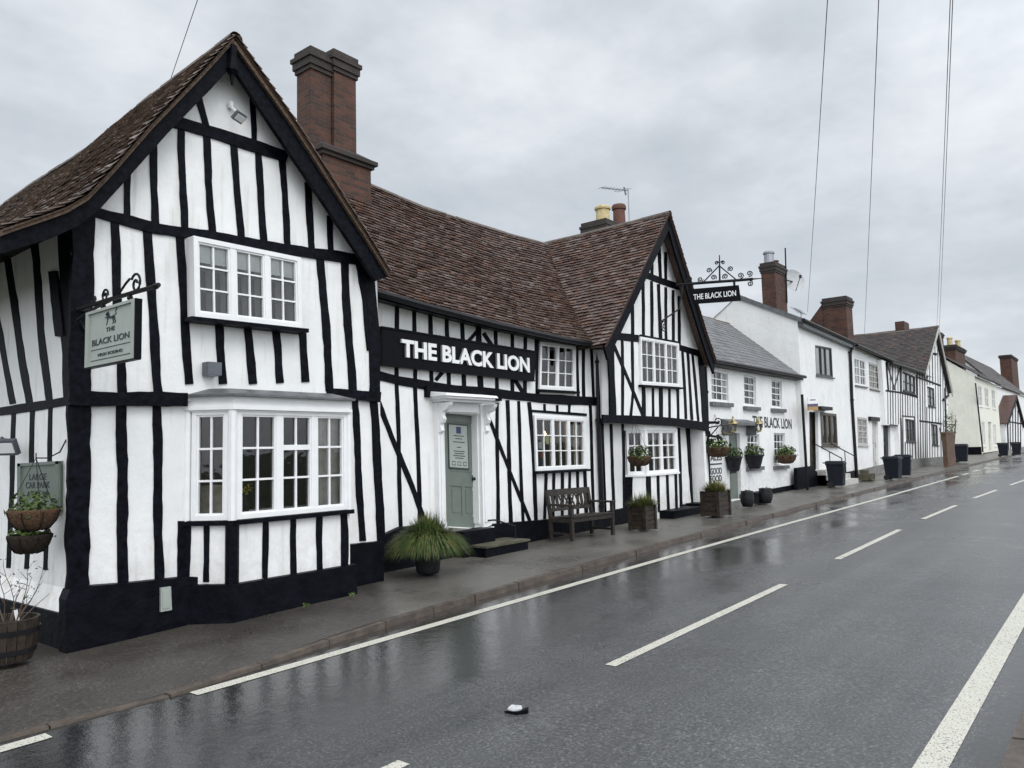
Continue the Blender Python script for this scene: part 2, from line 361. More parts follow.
def blades(bm, c, n, L, spread, r0, w=.006, mi=0, droop=1.0, dome=False):
    c = Vector(c)
    for _ in range(n):
        a = random.uniform(0, 6.283); s = random.uniform(0, 1) ** .6
        b0 = c + Vector((math.cos(a), math.sin(a), 0)) * r0 * random.random()
        out = Vector((math.cos(a), math.sin(a), 0)); side = Vector((-out.y, out.x, 0)) * w * random.uniform(.7, 1.3)
        l = L * random.uniform(.7, 1.1); pts = []
        for i in range(6):
            k = i / 5
            pts.append(b0 + out * (spread * s * l * k * (1 + .25 * k)) + Vector((0, 0, l * ((1.3 * k - (.36 + .98 * s) * k * k) if dome else (k * (1.0 - .25 * s) - droop * s * .85 * k * k)))))
        prev = None
        for i, p in enumerate(pts):
            k = 1 - (i / 5) ** 2 * .95; cur = (bm.verts.new(p - side * k), bm.verts.new(p + side * k))
            if prev: bm.faces.new([prev[0], prev[1], cur[1], cur[0]]).material_index = mi if isinstance(mi, int) else random.choice(mi)
            prev = cur
def text(bm, s, c, u, v, n, width=None, height=None, ext=.004, bold=.0, mi=0, mside=None, spacing=1.0):
    cu = bpy.data.curves.new('lettering', 'FONT'); cu.body = s; cu.size = 1; cu.extrude = .5; cu.offset = bold; cu.resolution_u = 4; cu.space_character = spacing
    ob = bpy.data.objects.new('lettering', cu); COL.objects.link(ob)
    dg = bpy.context.evaluated_depsgraph_get(); dg.update()
    me = bpy.data.meshes.new_from_object(ob.evaluated_get(dg))
    xs = [p.co.x for p in me.vertices]; ys = [p.co.y for p in me.vertices]
    w = max(xs) - min(xs); h = max(ys) - min(ys); cx = (max(xs) + min(xs)) / 2; cy = (max(ys) + min(ys)) / 2
    sx = width / w if width else height / h; sy = height / h if height else sx
    vs = [bm.verts.new(Vector(c) + Vector(u) * (p.co.x - cx) * sx + Vector(v) * (p.co.y - cy) * sy + Vector(n) * (p.co.z + .5) * ext) for p in me.vertices]
    for p in me.polygons:
        try: f = bm.faces.new([vs[i] for i in p.vertices])
        except ValueError: continue
        f.material_index = mi if (abs(p.normal.z) > .5 or mside is None) else mside
    bpy.data.objects.remove(ob); bpy.data.curves.remove(cu); bpy.data.meshes.remove(me)

# ------------------------------------------------------------------ building helpers
def wallpoly(root, W, outer, holes=(), o=0.0, mat='plaster', uz=False, reveal=.10, name='wall', back=.2):
    bm = BM(); outer = outer if uz else [W.uz(x, y, o) for x, y in outer]
    loops = [outer] + [list(h) for h in holes]
    flat = [p for l in loops for p in l]
    tris = tessellate_polygon([[Vector((u, z, 0)) for u, z in l] for l in loops])
    vs = [bm.verts.new(W.pt(u, z, o)) for u, z in flat]
    for t in tris:
        try: bm.faces.new([vs[i] for i in t])
        except ValueError: pass
    for l in loops[1:]:
        for i in range(len(l)):
            j = (i + 1) % len(l); face(bm, [W.pt(*l[i], o), W.pt(*l[j], o), W.pt(*l[j], o - reveal), W.pt(*l[i], o - reveal)])
    l = loops[0] if back else []
    for i in range(len(l)):
        j = (i + 1) % len(l); face(bm, [W.pt(*l[i], o), W.pt(*l[j], o), W.pt(*l[j], o - back), W.pt(*l[i], o - back)])
    bmesh.ops.recalc_face_normals(bm, faces=bm.faces)
    return build(name, bm, mat, root)
RELIEF = {}
def beam(root, name, W, pts, w, proud=.022, mat='timber', wob=.55, base=0.0):
    # timber measured as a centre line with its visible width; hewn edges wander a little
    proud = base + proud * RELIEF.get(W, .8) + random.uniform(0, .003)
    w = w * (.93 if w > 6 else .95)
    P = [Vector((x, y, 0)) for x, y in pts]; fine = []
    for a, b in zip(P, P[1:]):
        n = max(2, int((b - a).length / 9))
        for i in range(n): fine.append(a.lerp(b, i / n))
    fine.append(P[-1]); bm = BM(); prev = None; N_ = len(fine)
    ph = random.uniform(0, 6); scale = min(1, w / 7)
    for i, p in enumerate(fine):
        t = (fine[min(i + 1, N_ - 1)] - fine[max(i - 1, 0)]).normalized(); nn = Vector((-t.y, t.x, 0))
        ww = w * (1 + .06 * math.sin(i * .9 + ph) + random.uniform(-.05, .05)) ; off = wob * scale * (math.sin(i * .45 + ph * 2) + random.uniform(-.5, .5))
        q = p + nn * off
        L = q - nn * ww / 2; Rr = q + nn * ww / 2; ch = .2 * scale
        l, r = W.uz(L.x, L.y, proud), W.uz(Rr.x, Rr.y, proud)
        l2, r2 = W.uz(L.x + nn.x * ch, L.y + nn.y * ch, proud), W.uz(Rr.x - nn.x * ch, Rr.y - nn.y * ch, proud)
        cur = [bm.verts.new(W.pt(*l, base - .02)), bm.verts.new(W.pt(*l, proud - .008)), bm.verts.new(W.pt(*l2, proud)),
               bm.verts.new(W.pt(*r2, proud)), bm.verts.new(W.pt(*r, proud - .008)), bm.verts.new(W.pt(*r, base - .02))]
        if prev:
            for k in range(5): bm.faces.new([prev[k], prev[k + 1], cur[k + 1], cur[k]])
        else: bm.faces.new(cur)
        prev = cur
    bm.faces.new(prev[::-1]); bmesh.ops.recalc_face_normals(bm, faces=bm.faces)
    return build(name, bm, mat, root)
def hole(W, quad, o=0.0, shrink=.012):
    q = [W.uz(x, y, o) for x, y in quad]; cu = sum(p[0] for p in q) / 4; cz = sum(p[1] for p in q) / 4
    return [(u - math.copysign(shrink, u - cu), z - math.copysign(shrink, z - cz)) for u, z in q]
def window(root, W, quad, lights, rows=3, o=.02, fw=.055, bar=.020, frame='white', room=1.0, curtain=None, sill=None, blind=None, mull=.05, fan=None, depth=.07, label=None):
    """quad = TL,TR,BR,BL in picture measure on plane W+o; lights = list of (relative width, columns)."""
    TL, TR, BR, BL = [W.uz(x, y, o) for x, y in quad]
    wm = ((TR[0] - TL[0]) + (BR[0] - BL[0])) / 2; hm = ((TL[1] - BL[1]) + (TR[1] - BR[1])) / 2
    def Mx(s, t, oo):
        a = (BL[0] + (BR[0] - BL[0]) * s, BL[1] + (BR[1] - BL[1]) * s); b = (TL[0] + (TR[0] - TL[0]) * s, TL[1] + (TR[1] - TL[1]) * s)
        return W.pt(a[0] + (b[0] - a[0]) * t, a[1] + (b[1] - a[1]) * t, oo)
    bm = BM()
    def qb(s0, s1, t0, t1, oa, ob):
        hexa(bm, [Mx(s0, t0, oa), Mx(s1, t0, oa), Mx(s1, t1, oa), Mx(s0, t1, oa)], [Mx(s0, t0, ob), Mx(s1, t0, ob), Mx(s1, t1, ob), Mx(s0, t1, ob)])
    fs, ft = fw / wm, fw / hm
    qb(0, 1, 0, ft, o - depth, o); qb(0, 1, 1 - ft, 1, o - depth, o); qb(0, fs, ft, 1 - ft, o - depth, o); qb(1 - fs, 1, ft, 1 - ft, o - depth, o)
    tot = sum(l[0] for l in lights); s = fs; span = 1 - 2 * fs; ms = mull / wm; cells = []
    for i, l in enumerate(lights):
        s1 = s + span * l[0] / tot; a, b = s + (ms / 2 if i else 0), s1 - (ms / 2 if i < len(lights) - 1 else 0)
        if i < len(lights) - 1: qb(s1 - ms / 2, s1 + ms / 2, ft, 1 - ft, o - depth, o - .006)
        cf, cft = .022 / wm, .022 / hm      # casement frame inside each light
        oc = o - .016
        qb(a, a + cf, ft, 1 - ft, o - depth, oc); qb(b - cf, b, ft, 1 - ft, o - depth, oc); qb(a + cf, b - cf, ft, ft + cft, o - depth, oc); qb(a + cf, b - cf, 1 - ft - cft, 1 - ft, o - depth, oc)
        a2, b2, t0, t1 = a + cf, b - cf, ft + cft, 1 - ft - cft
        bs, bt = bar / wm / 2, bar / hm / 2
        for c in range(1, l[1]):
            x = a2 + (b2 - a2) * c / l[1]; qb(x - bs, x + bs, t0, t1, o - depth + .012, o - .028)
        rr = l[2] if len(l) > 2 else rows
        for r in range(1, rr):
            y = t0 + (t1 - t0) * r / rr; kk = 2.6 if (fan == i and r == rr - 1) else 1
            qb(a2, b2, y - bt * kk, y + bt * kk, o - depth + .014, o - (.028 if kk == 1 else .017) + .0015)
        s = s1
    win = build('window', bm, frame, root, label=label)
    bm = BM(); og = o - .052
    face(bm, [Mx(fs * .5, ft * .5, og), Mx(1 - fs * .5, ft * .5, og), Mx(1 - fs * .5, 1 - ft * .5, og), Mx(fs * .5, 1 - ft * .5, og)])
    build('pane', bm, 'glass', win)
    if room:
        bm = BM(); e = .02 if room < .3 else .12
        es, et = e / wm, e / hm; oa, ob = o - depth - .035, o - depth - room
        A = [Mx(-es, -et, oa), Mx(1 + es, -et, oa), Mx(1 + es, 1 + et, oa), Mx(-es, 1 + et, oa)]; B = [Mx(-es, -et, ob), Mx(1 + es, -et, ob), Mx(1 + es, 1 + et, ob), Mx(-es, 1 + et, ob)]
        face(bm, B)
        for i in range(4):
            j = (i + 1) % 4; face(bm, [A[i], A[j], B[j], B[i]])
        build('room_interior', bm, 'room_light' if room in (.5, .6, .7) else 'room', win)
    if blind:
        bm = BM(); oo = o - .085
        n = 1; t0 = 1 - blind
        for (a, b) in [(fs, 1 - fs)]:
            for i in range(n):
                y0 = t0 + (1 - t0) * i / n; y1 = t0 + (1 - t0) * (i + 1) / n
                face(bm, [Mx(a, y0, oo + .012), Mx(b, y0, oo + .012), Mx(b, y1, oo), Mx(a, y1, oo)])
        build('blind', bm, 'net', win)
    if curtain:
        bm = BM(); oo = o - depth - .07 if room not in (.5, .6, .7) else o - .078
        for a, b in curtain:
            n = max(6, int((b - a) * wm / .03)); prev = None
            for i in range(n + 1):
                s_ = a + (b - a) * i / n; k = .018 * math.sin(i * 1.5)
                cur = (bm.verts.new(Mx(s_, 0, oo + k)), bm.verts.new(Mx(s_, 1, oo + k)))
                if prev: bm.faces.new([prev[0], cur[0], cur[1], prev[1]])
                prev = cur
        build('curtain', bm, 'curtain' if room != .5 and room != .6 and room != .7 else 'net', win, smooth=True)
    if sill:
        bm = BM(); es = .05 / wm; et = .055 / hm
        hexa(bm, [Mx(-es, -et, o - .05), Mx(1 + es, -et, o - .05), Mx(1 + es, -.003, o - .05), Mx(-es, -.003, o - .05)],
             [Mx(-es, -et, o + .07), Mx(1 + es, -et, o + .07), Mx(1 + es, -et * .25, o + .07), Mx(-es, -et * .25, o + .07)])
        build('sill', bm, sill, win)
    return win
def roof(root, fn, Ls, Lt, tw, gauge, mat, lift=.022, keep=None, jit=1.0, name='roof', under=True, nrows=None):
    bm = BM(); rows = int(Lt / gauge) + 1; cols = int(Ls / tw) + 2
    for i in range(rows):
        t1 = Lt - i * gauge; t0 = max(0, t1 - gauge * 1.45); tm = max(0, t1 - gauge)
        if t1 < .03: continue
        wavy = .006 * jit * random.uniform(-1, 1)
        for j in range(-1, cols):
            s0 = (j + .5 * (i % 2)) * tw + random.uniform(-.006, .006) * jit; s1 = s0 + tw * .965
            s0, s1 = max(0, s0), min(Ls, s1)
            if s1 - s0 < tw * .2: continue
            sm = (s0 + s1) / 2
            P = fn(sm, t1)
            if keep and not keep(P): continue
            a, b, c, d = fn(s0, t1), fn(s1, t1), fn(s1, t0), fn(s0, t0)
            nn = (b - a).cross(d - a).normalized()
            if nn.z < 0: nn = -nn
            dn = (a - d).normalized() * (random.uniform(-.010, .010) * jit + wavy)
            l1 = lift + random.uniform(0, .012) * jit; l2 = lift + random.uniform(0, .012) * jit
            th = min(.016, lift * .7)
            A, B = a + nn * l1 + dn, b + nn * l2 + dn; Cc, D = c + nn * .004, d + nn * .004
            A2, B2 = A - nn * th, B - nn * th
            v = [bm.verts.new(p) for p in (A, B, Cc, D, A2, B2)]
            bm.faces.new([v[0], v[1], v[2], v[3]]); bm.faces.new([v[4], v[5], v[1], v[0]])
            bm.faces.new([v[4], v[0], v[3]]); bm.faces.new([v[1], v[5], v[2]])
    if under:
        ns, nt_ = max(2, int(Ls / .5)), max(2, int(Lt / .3)); g = []
        for i in range(ns + 1):
            g.append([bm.verts.new(fn(Ls * i / ns, Lt * k / nt_) - Vector((0, 0, .03))) for k in range(nt_ + 1)])
        for i in range(ns):
            for k in range(nt_): bm.faces.new([g[i][k], g[i + 1][k], g[i + 1][k + 1], g[i][k + 1]])
    return build(name, bm, mat, root)
def ridge_tiles(part, pts, r=.085, seg=.32, mat='ridge'):
    bm = BM(); pts = [Vector(p) for p in pts]
    for a, b in zip(pts, pts[1:]):
        n = max(1, int((b - a).length / seg)); t = (b - a).normalized(); sd = t.cross(Vector((0, 0, 1))).normalized()
        for i in range(n):
            p, q = a.lerp(b, i / n), a.lerp(b, (i + 1.06) / n); dz = random.uniform(-.008, .008); prev = None
            for k in range(7):
                an = math.pi * k / 6; off = sd * math.cos(an) * r + Vector((0, 0, math.sin(an) * r - .075 + dz))
                cur = (bm.verts.new(p + off * 1.0), bm.verts.new(q + off * 1.04))
                if prev: bm.faces.new([prev[0], prev[1], cur[1], cur[0]])
                prev = cur
    return build('ridge', bm, mat, part)
def lerp_tab(tab, x):
    if x <= tab[0][0]: return tab[0][1]
    for (a, va), (b, vb) in zip(tab, tab[1:]):
        if x <= b: return va + (vb - va) * (x - a) / (b - a)
    return tab[-1][1]
def prof_fn(prof):               # polyline (x,z) -> function of arc length
    d = [0]
    for (a, b), (c, e) in zip(prof, prof[1:]): d.append(d[-1] + math.hypot(c - a, e - b))
    tx = [(q, p[0]) for q, p in zip(d, prof)]; tz = [(q, p[1]) for q, p in zip(d, prof)]
    return (lambda t: (lerp_tab(tx, t), lerp_tab(tz, t))), d[-1]
def gutter(root, pts, r=.06, mat='pvc'):
    bm = BM(); tube(bm, pts, r, 8); return build('gutter', bm, mat, root)
def pipe(root, pts, r=.04, mat='pvc'):
    bm = BM(); tube(bm, pts, r, 8)
    for p in pts[1:-1]: lathe(bm, Vector(p) - Vector((0, 0, .03)), [(r * 1.35, 0), (r * 1.35, .06)], 8)
    return build('downpipe', bm, mat, root)
def chimney(root, shafts, base=None, pots=(), mat='brick', corb=.06):
    bm = BM()
    for (x0, x1, y0, y1, z0, z1) in shafts:
        box(bm, x0, x1, y0, y1, z0, z1 - .42)
        for (e, a, b) in ((corb * .5, -.42, -.34), (corb, -.34, -.20), (corb * 1.5, -.20, -.12), (corb * .6, -.12, 0)):
            box(bm, x0 - e, x1 + e, y0 - e, y1 + e, z1 + a, z1 + b, 1)
    ch = build('chimney', bm, [mat, 'brick_dark'], root)
    if base:
        (x0, x1, y0, y1, z0, z1) = base; bm = BM(); box(bm, x0, x1, y0, y1, z0, z1)
        box(bm, x0 - .05, x1 + .05, y0 - .05, y1 + .05, z1, z1 + .07, 1); box(bm, x0 - .1, x1 + .1, y0 - .1, y1 + .1, z1 + .07, z1 + .15, 1)
        build('chimney_base', bm, [mat, 'brick_dark'], ch)
        bm = BM(); e = .08; q = .35
        hexa(bm, [(x0 - e, y0 - e, z1 + .15), (x1 + e, y0 - e, z1 + .15), (x1 + e, y1 + e, z1 + .15), (x0 - e, y1 + e, z1 + .15)],
             [(x0 + q * .4, y0 + q, z1 + .42), (x1 - q * .4, y0 + q, z1 + .42), (x1 - q * .4, y1 - q, z1 + .42), (x0 + q * .4, y1 - q, z1 + .42)])
        build('weathering', bm, 'brick_dark', ch)
    for (x, y, z, r, h, mt) in pots:
        bm = BM(); lathe(bm, (x, y, z), [(r * 1.05, 0), (r, .05), (r * .92, h * .8), (r * 1.12, h * .82), (r * 1.15, h * .92), (r * 1.0, h)], 14)
        build('chimney_pot', bm, mt, ch, smooth=False)
    return ch

# ================================================================== setting
def strip(bm, xs, ya, yb, za, n=1):
    prev = None
    for x in xs:
        cur = [bm.verts.new((x, ya(x) + (yb(x) - ya(x)) * k / n, za(x))) for k in range(n + 1)]
        if prev:
            for k in range(n): bm.faces.new([prev[k], cur[k], cur[k + 1], prev[k + 1]])
        prev = cur
XS = [-40, -20, -10, -5, -2] + [i * .3 for i in range(-3, 60)] + [19, 21, 24, 27, 30, 34, 38, 43, 50, 60, 75, 95, 120, 160, 220, 300]
KY = [(-40, 6.3), (0, 6.18), (2, 6.12), (3.3, 6.04), (4.0, 6.14), (4.8, 6.25), (7.7, 6.45), (12.5, 6.62), (20, 6.75), (43, 6.72), (75, 6.2), (120, 4.2), (300, -12)]
ky = lambda x: lerp_tab(KY, x)
bm = BM(); strip(bm, [-1500, -300, -40, 0, 60, 300, 1500], lambda x: -1200, lambda x: 1200, lambda x: GR * x - .06); struct('ground', bm, 'earth')
kn = lambda x: lerp_tab([(-40, .70), (43, .72), (75, .2), (120, -1.8), (300, -18)], x)
bm = BM(); strip(bm, XS, lambda x: kn(x) - .02, lambda x: ky(x) + .02, zr, 6); struct('road', bm, 'road')
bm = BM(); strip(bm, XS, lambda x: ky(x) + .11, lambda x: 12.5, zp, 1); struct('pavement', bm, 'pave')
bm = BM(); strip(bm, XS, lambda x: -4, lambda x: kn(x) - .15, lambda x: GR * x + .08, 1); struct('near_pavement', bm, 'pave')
# kerb stones, dropped towards the left
bm = BM(); x = -12.0
while x < 110:
    L = random.uniform(.75, .95); x1 = x + L - .012
    a, b = ky(x), ky(x1); za, zb = zp(x) + random.uniform(-.006, .006), zp(x1) + random.uniform(-.006, .006); w = .10; e = random.uniform(-.012, .012)
    hexa(bm, [(x, a + e, zr(x) - .1), (x1, b + e, zr(x1) - .1), (x1, b + w, zr(x1) - .1), (x, a + w, zr(x) - .1)],
         [(x, a + e + .015, za + .004), (x1, b + e + .015, zb + .004), (x1, b + w, zb + .004), (x, a + w, za + .004)])
    x += L
struct('kerb', bm, 'kerb')
bm = BM(); x = -6.0
while x < 60:
    L = random.uniform(.42, .5); x1 = x + L - .014; e = random.uniform(-.008, .008)
    for (q0, q1) in ((.0, .13),):
        a, b = kn(x) - q0 + e, kn(x1) - q0 + e; c, d = kn(x) - q1, kn(x1) - q1
        h = .075 + random.uniform(-.004, .004)
        hexa(bm, [(x, c, zr(x) - .1), (x1, d, zr(x1) - .1), (x1, b, zr(x1) - .1), (x, a, zr(x) - .1)], [(x, c, zr(x) + h + .012), (x1, d, zr(x1) + h + .012), (x1, b - .015, zr(x1) + h), (x, a - .015, zr(x) + h)])
    x += L
struct('near_kerb', bm, 'kerb')
# painted lines
LY = [(3.3, 5.98), (4.5, 5.97), (11, 5.99), (16, 5.95), (24, 5.80), (36, 5.70)]
def paint(name, spans, yfn, w):
    bm = BM()
    for a, b in spans:
        n = max(2, int((b - a) / 1.0)); strip(bm, [a + (b - a) * i / n for i in range(n + 1)], lambda x: yfn(x) - w / 2, lambda x: yfn(x) + w / 2, lambda x: zr(x) + .004)
    struct(name, bm, 'line')
paint('edge_line', [(-3, 2.25), (3.3, 36), (37, 38.5), (40, 41.5), (43, 44.5)], lambda x: lerp_tab(LY, x), .13)
CYT = [(0, 3.57), (10, 3.62), (18, 3.68), (24, 3.58), (32, 3.25), (60, 2.0)]
paint('centre_line', [(-.5, 3.33), (5.72, 9.95), (12.3, 16.45), (18.6, 22.2), (24.6, 28), (30.4, 34), (36.4, 40)], lambda x: lerp_tab(CYT, x), .105)
paint('near_edge_line', [(-4, 40)], lambda x: lerp_tab([(0, 1.03), (43, 1.05)], x), .165)

# ================================================================== the inn
inn = thing('timber_framed_inn', 'long black and white timber framed pub with two gables and wet brown tiled roofs', 'pub', (5.4, 8.4, zp(5.4)))
WU, WL, WH, WG, WGL, WF = YW(8.30), YW(8.35), YW(9.0), YW(8.6), YW(9.0), XW(3.38)
RELIEF.update({WF: .3, WH: .6, WG: .45, WGL: .5})
# --- left cross wing: walls
Q_U1 = [(193.5, 235.5), (301, 257.5), (302.5, 328), (195, 316.5)]
apex = WU.uz(232, 52)
wallpoly(inn, WU, [(79, 399), (188, 401), (230, 399), (330, 396), (379, 398), (377, 268), (232, 52), (79, 222)], [hole(WU, Q_U1, .18, .05)], mat='plaster')
bayA = Vector((WL.uz(186, 470)[0], 8.35, 0)); WB = YW(7.92)
bayB = Vector((WB.uz(232.5, 560)[0], 7.92, 0)); bayC = Vector((WB.uz(350, 560)[0], 7.92, 0)); bayD = Vector((bayC.x + .16, 8.35, 0))
zs, zt = 1.28, 2.45
wallpoly(inn, WL, [(78, 640), (382, 585), (380, 396), (78, 400)], [[(bayA.x + .06, zs), (bayD.x - .06, zs), (bayD.x - .06, zt), (bayA.x + .06, zt)]], mat='plaster')
# flank
wallpoly(inn, WF, [(8.325, -.1), (16.5, -.1), (16.5, 4.6), (8.325, 4.6)], uz=True, back=0)
bm = BM(); box(bm, 3.5, 7.25, 16.3, 16.5, 0, 4.5); prism(bm, [(3.4, 16.5, 4.5), (7.3, 16.5, 4.5), (4.85, 16.5, 6.6)], [(3.4, 16.3, 4.5), (7.3, 16.3, 4.5), (4.85, 16.3, 6.6)]); build('wall', bm, 'plaster', inn)
bm = BM(); box(bm, 7.18, 7.36, 8.42, 9.1, 0, 4.4); box(bm, 7.18, 7.36, 9.1, 16.4, 0, 4.3); build('wall', bm, 'plaster', inn)
# flared plaster foot above the jetty beam
def studs(W, rows, name='stud', proud=.02, base=0.0, mat='timber'):
    for r in rows: beam(inn, name, W, r[:-1], r[-1], proud, base=base, mat=mat)
# gable timbers
beam(inn, 'rail', WU, [(171, 120), (230, 138), (288, 156)], 12.5, .032)
studs(WU, [((198, 96), (203, 113), (207, 128), 7), ((252.5, 98), (254.5, 140), 5.5), ((181.4, 128), (184.8, 230), 7.5), ((206.4, 136), (213, 236), 7.5), ((234.4, 143), (241.6, 240), 7),
           ((258, 150), (265, 245), 7), ((282.3, 157), (288.3, 248), 6.5), ((307.5, 182), (313, 252), 7), ((330, 215), (332, 255), 5.5), ((127.6, 170), (127.8, 219), 7), ((154, 144), (155.5, 226), 7.5)])
beam(inn, 'rail', WU, [(82, 209), (128, 220), (160, 228.5), (257, 244), (355, 259.5), (378, 264)], 11.5, .034)
beam(inn, 'corner_post', WU, [(84.5, 216), (82, 300), (79.8, 402)], 24, .04)
beam(inn, 'corner_post', WU, [(369, 262), (372.5, 310), (374.5, 345), (376, 394)], 11, .036); beam(inn, 'corner_bracket', WU, [(362, 262), (367.5, 300), (373, 350)], 11, .030)
studs(WU, [((114.6, 222), (118, 300), (122.4, 393), 9.5), ((148.4, 229), (152, 300), (158.9, 393), 9.5), ((180.8, 234), (184.5, 310), (190, 384), 9),
           ((219.7, 319), (223.4, 384), 8.5), ((248.3, 322), (253, 384), 8.5), ((275.7, 326), (280.3, 383), 8), ((303.6, 330), (305.8, 382), 8),
           ((321, 254), (330.6, 391), 8), ((344.4, 258), (353, 391), 8)])
beam(inn, 'jetty_beam', WU, [(70, 398), (130, 398.5), (188, 400)], 15, .04)
beam(inn, 'jetty_beam', WU, [(328, 393.5), (352, 395), (381, 397.5)], 11, .04)
# lower storey
beam(inn, 'corner_post', WL, [(80, 405), (79.5, 500), (78, 592)], 24, .045)
studs(WL, [((122, 406), (123.4, 586), 11.5), ((157.4, 406), (159.4, 580), 9.5), ((181.6, 521), (182.4, 580), 8), ((355, 397), (363, 541), 7)])
beam(inn, 'corner_post', WL, [(374, 396), (377, 430), (379.5, 500), (382, 545)], 8, .03)
# flank timbers
def fb(rows, name='stud'): studs(WF, rows, name)
fb([((3, 236), (16, 320), (29, 404), 8), ((33, 232), (40, 320), (48.5, 402), 8), ((-8, 300), (0, 335), (12.5, 404), 6.5), ((-30, 250), (-14, 410), 7)])
fb([((50.5, 405), (49, 465), 4.5), ((32, 410), (31, 490), (26, 569), 5), ((13.7, 414), (8.6, 568), 5), ((47, 490), (45, 570), 4.5), ((-12, 414), (-16, 566), 5)])
def proj(p): d = Vector(p) - CAM; z = d.dot(fw_); return (512 + F * d.dot(RV) / z, 384 - F * d.dot(UV) / z)
for k, y in enumerate((11.7, 12.3, 12.9, 13.5, 14.1, 14.7, 15.3, 15.9)):
    beam(inn, 'stud', WF, [proj((3.38, y + .08, 4.1)), proj((3.38, y, 2.6))], 6.5 - k * .4); beam(inn, 'stud', WF, [proj((3.38, y, 2.5)), proj((3.38, y, .7))], 6 - k * .4)
beam(inn, 'rail', WF, [proj((3.38, 11.3, 2.56)), proj((3.38, 16.4, 2.56))], 5, .04)
beam(inn, 'sign_backboard', WF, [(52, 271), (55, 300), (58, 336)], 9, .10); beam(inn, 'corner_post', WF, [(63, 220), (66, 300), (69, 400)], 14, .03); beam(inn, 'rail', WF, [(-40, 419), (20, 408), (70, 400)], 9.5, .04)
# bargeboards with verge
LP = [(231, 44), (200, 78), (150, 130), (110, 176), (86, 201), (66, 213), (47, 220), (20, 229), (0, 236)]
WBB = YW(8.05)
bm = BM(); up = [WBB.uz(x, y) for x, y in LP]; lo = []
lo = [WBB.uz(x, y) for x, y in [(232, 66), (210, 90), (168, 133), (128, 178), (100, 209), (78, 226), (52, 238), (22, 247), (0, 253)]]
for i in range(len(up) - 1):
    q = [up[i], up[i + 1], lo[i + 1], lo[i]]; prism(bm, [WBB.pt(*p, 0) for p in q], [WBB.pt(*p, -.06) for p in q])
build('bargeboard', bm, 'timber', inn)
bm = BM(); RP = [WBB.uz(x, y) for x, y in [(231, 44), (290, 126), (340, 203), (366, 243), (387, 277)]]; RL = [WBB.uz(x, y) for x, y in [(232, 66), (276, 132), (322, 200), (348, 239), (376, 281)]]
for i in range(len(RP) - 1):
    q = [RP[i], RP[i + 1], RL[i + 1], RL[i]]
    prism(bm, [WBB.pt(*p, .004) for p in q], [WBB.pt(*p, -.06) for p in q])
build('bargeboard', bm, 'timber', inn)
bm = BM(); c = WBB.at(233, 62, .03); tube(bm, [c + Vector((0, 0, .2)), c + Vector((0, .01, .05)), c + Vector((0, .02, -.1)), c + Vector((0, .02, -.16)), c + Vector((0, .02, -.28))], [.05, .05, .075, .03, .012], 8); build('pendant', bm, 'timber', inn)
bm = BM()
for X, w in ((WBB, .16),):
    for pts in (up, RP):
        for i in range(len(pts) - 1):
            (a, za), (b, zb) = pts[i], pts[i + 1]
            prism(bm, [(a, 8.0, za + .055), (b, 8.0, zb + .055), (b, 8.0, zb - .005), (a, 8.0, za - .005)], [(a, 8.3, za + .055), (b, 8.3, zb + .055), (b, 8.3, zb - .005), (a, 8.3, za - .005)])
build('verge', bm, 'mortar', inn)
# roof of the left wing: sagging ridge, bell-cast eave on the flank
RQ = [XW(4.86).uz(x, y) for x, y in [(230, 35.5), (190, 67), (150, 96), (120, 119.5), (90, 146), (76, 158), (60, 167), (40, 178), (20, 193), (0, 209)]]
RZ = [(y, z - .05 - 6.88) for y, z in RQ]; RZ += [(18, RZ[-1][1] + .02)]
pl, LL = prof_fn([(4.86, 6.88)] + [(u, z + .05) for u, z in up[1:]]); pr, LR = prof_fn([(4.86, 6.88)] + [(u, z + .05) for u, z in RP[1:]])
def f_left(s, t): x, z = pl(t); y = 7.98 + s; return Vector((x, y, z + lerp_tab(RZ, y) * (1 - .75 * t / LL)))
def f_right(s, t): x, z = pr(t); y = 7.98 + s; return Vector((x, y, z + lerp_tab(RZ, y) * (1 - .6 * t / LR)))
r1 = roof(inn, f_left, 8.6, LL, .17, .115, 'tile_moss', lift=.036, jit=1.4); r2 = roof(inn, f_right, 8.6, LR, .2, .135, 'tile_moss', lift=.035)
ridge_tiles(r1, [f_left(s, 0) + Vector((0, 0, .03)) for s in (0, 1, 2, 4, 6, 8.6)])
gutter(inn, [f_left(s, LL) + Vector((-.05, 0, -.05)) for s in (0.25, 2, 4, 8.5)], .06)
bm = BM(); face(bm, [(3.36, 8.3, 4.42), (3.36, 16.5, 4.3), (2.62, 16.5, 3.98), (2.62, 8.1, 4.02)]); build('soffit', bm, 'timber', inn)
# plinth: front, flank
bm = BM()
slab(bm, WL, [(70, 590), (78, 587), (130, 583), (187, 577), (200, 577), (200, 660), (66, 680), (66, 600)], -.05, .12); build('plinth', bm, 'tar', inn)
bm = BM(); slab(bm, WL, [(330, 547), (384, 541), (384, 600), (330, 610)], -.05, .10); build('plinth', bm, 'tar', inn)
bm = BM()
prism(bm, [(3.262, 8.24, -.2), (3.262, 16.5, -.2), (3.262, 16.5, .34), (3.262, 8.24, .40)], [(3.5, 8.24, -.2), (3.5, 16.5, -.2), (3.5, 16.5, .34), (3.5, 8.24, .40)]); build('plinth', bm, 'tar', inn)
bm = BM(); prism(bm, [(3.378, 8.36, .62), (3.29, 8.36, .40), (3.4, 8.36, .40)], [(3.378, 16.5, .58), (3.29, 16.5, .34), (3.4, 16.5, .34)]); build('plaster_lip', bm, 'plaster', inn)
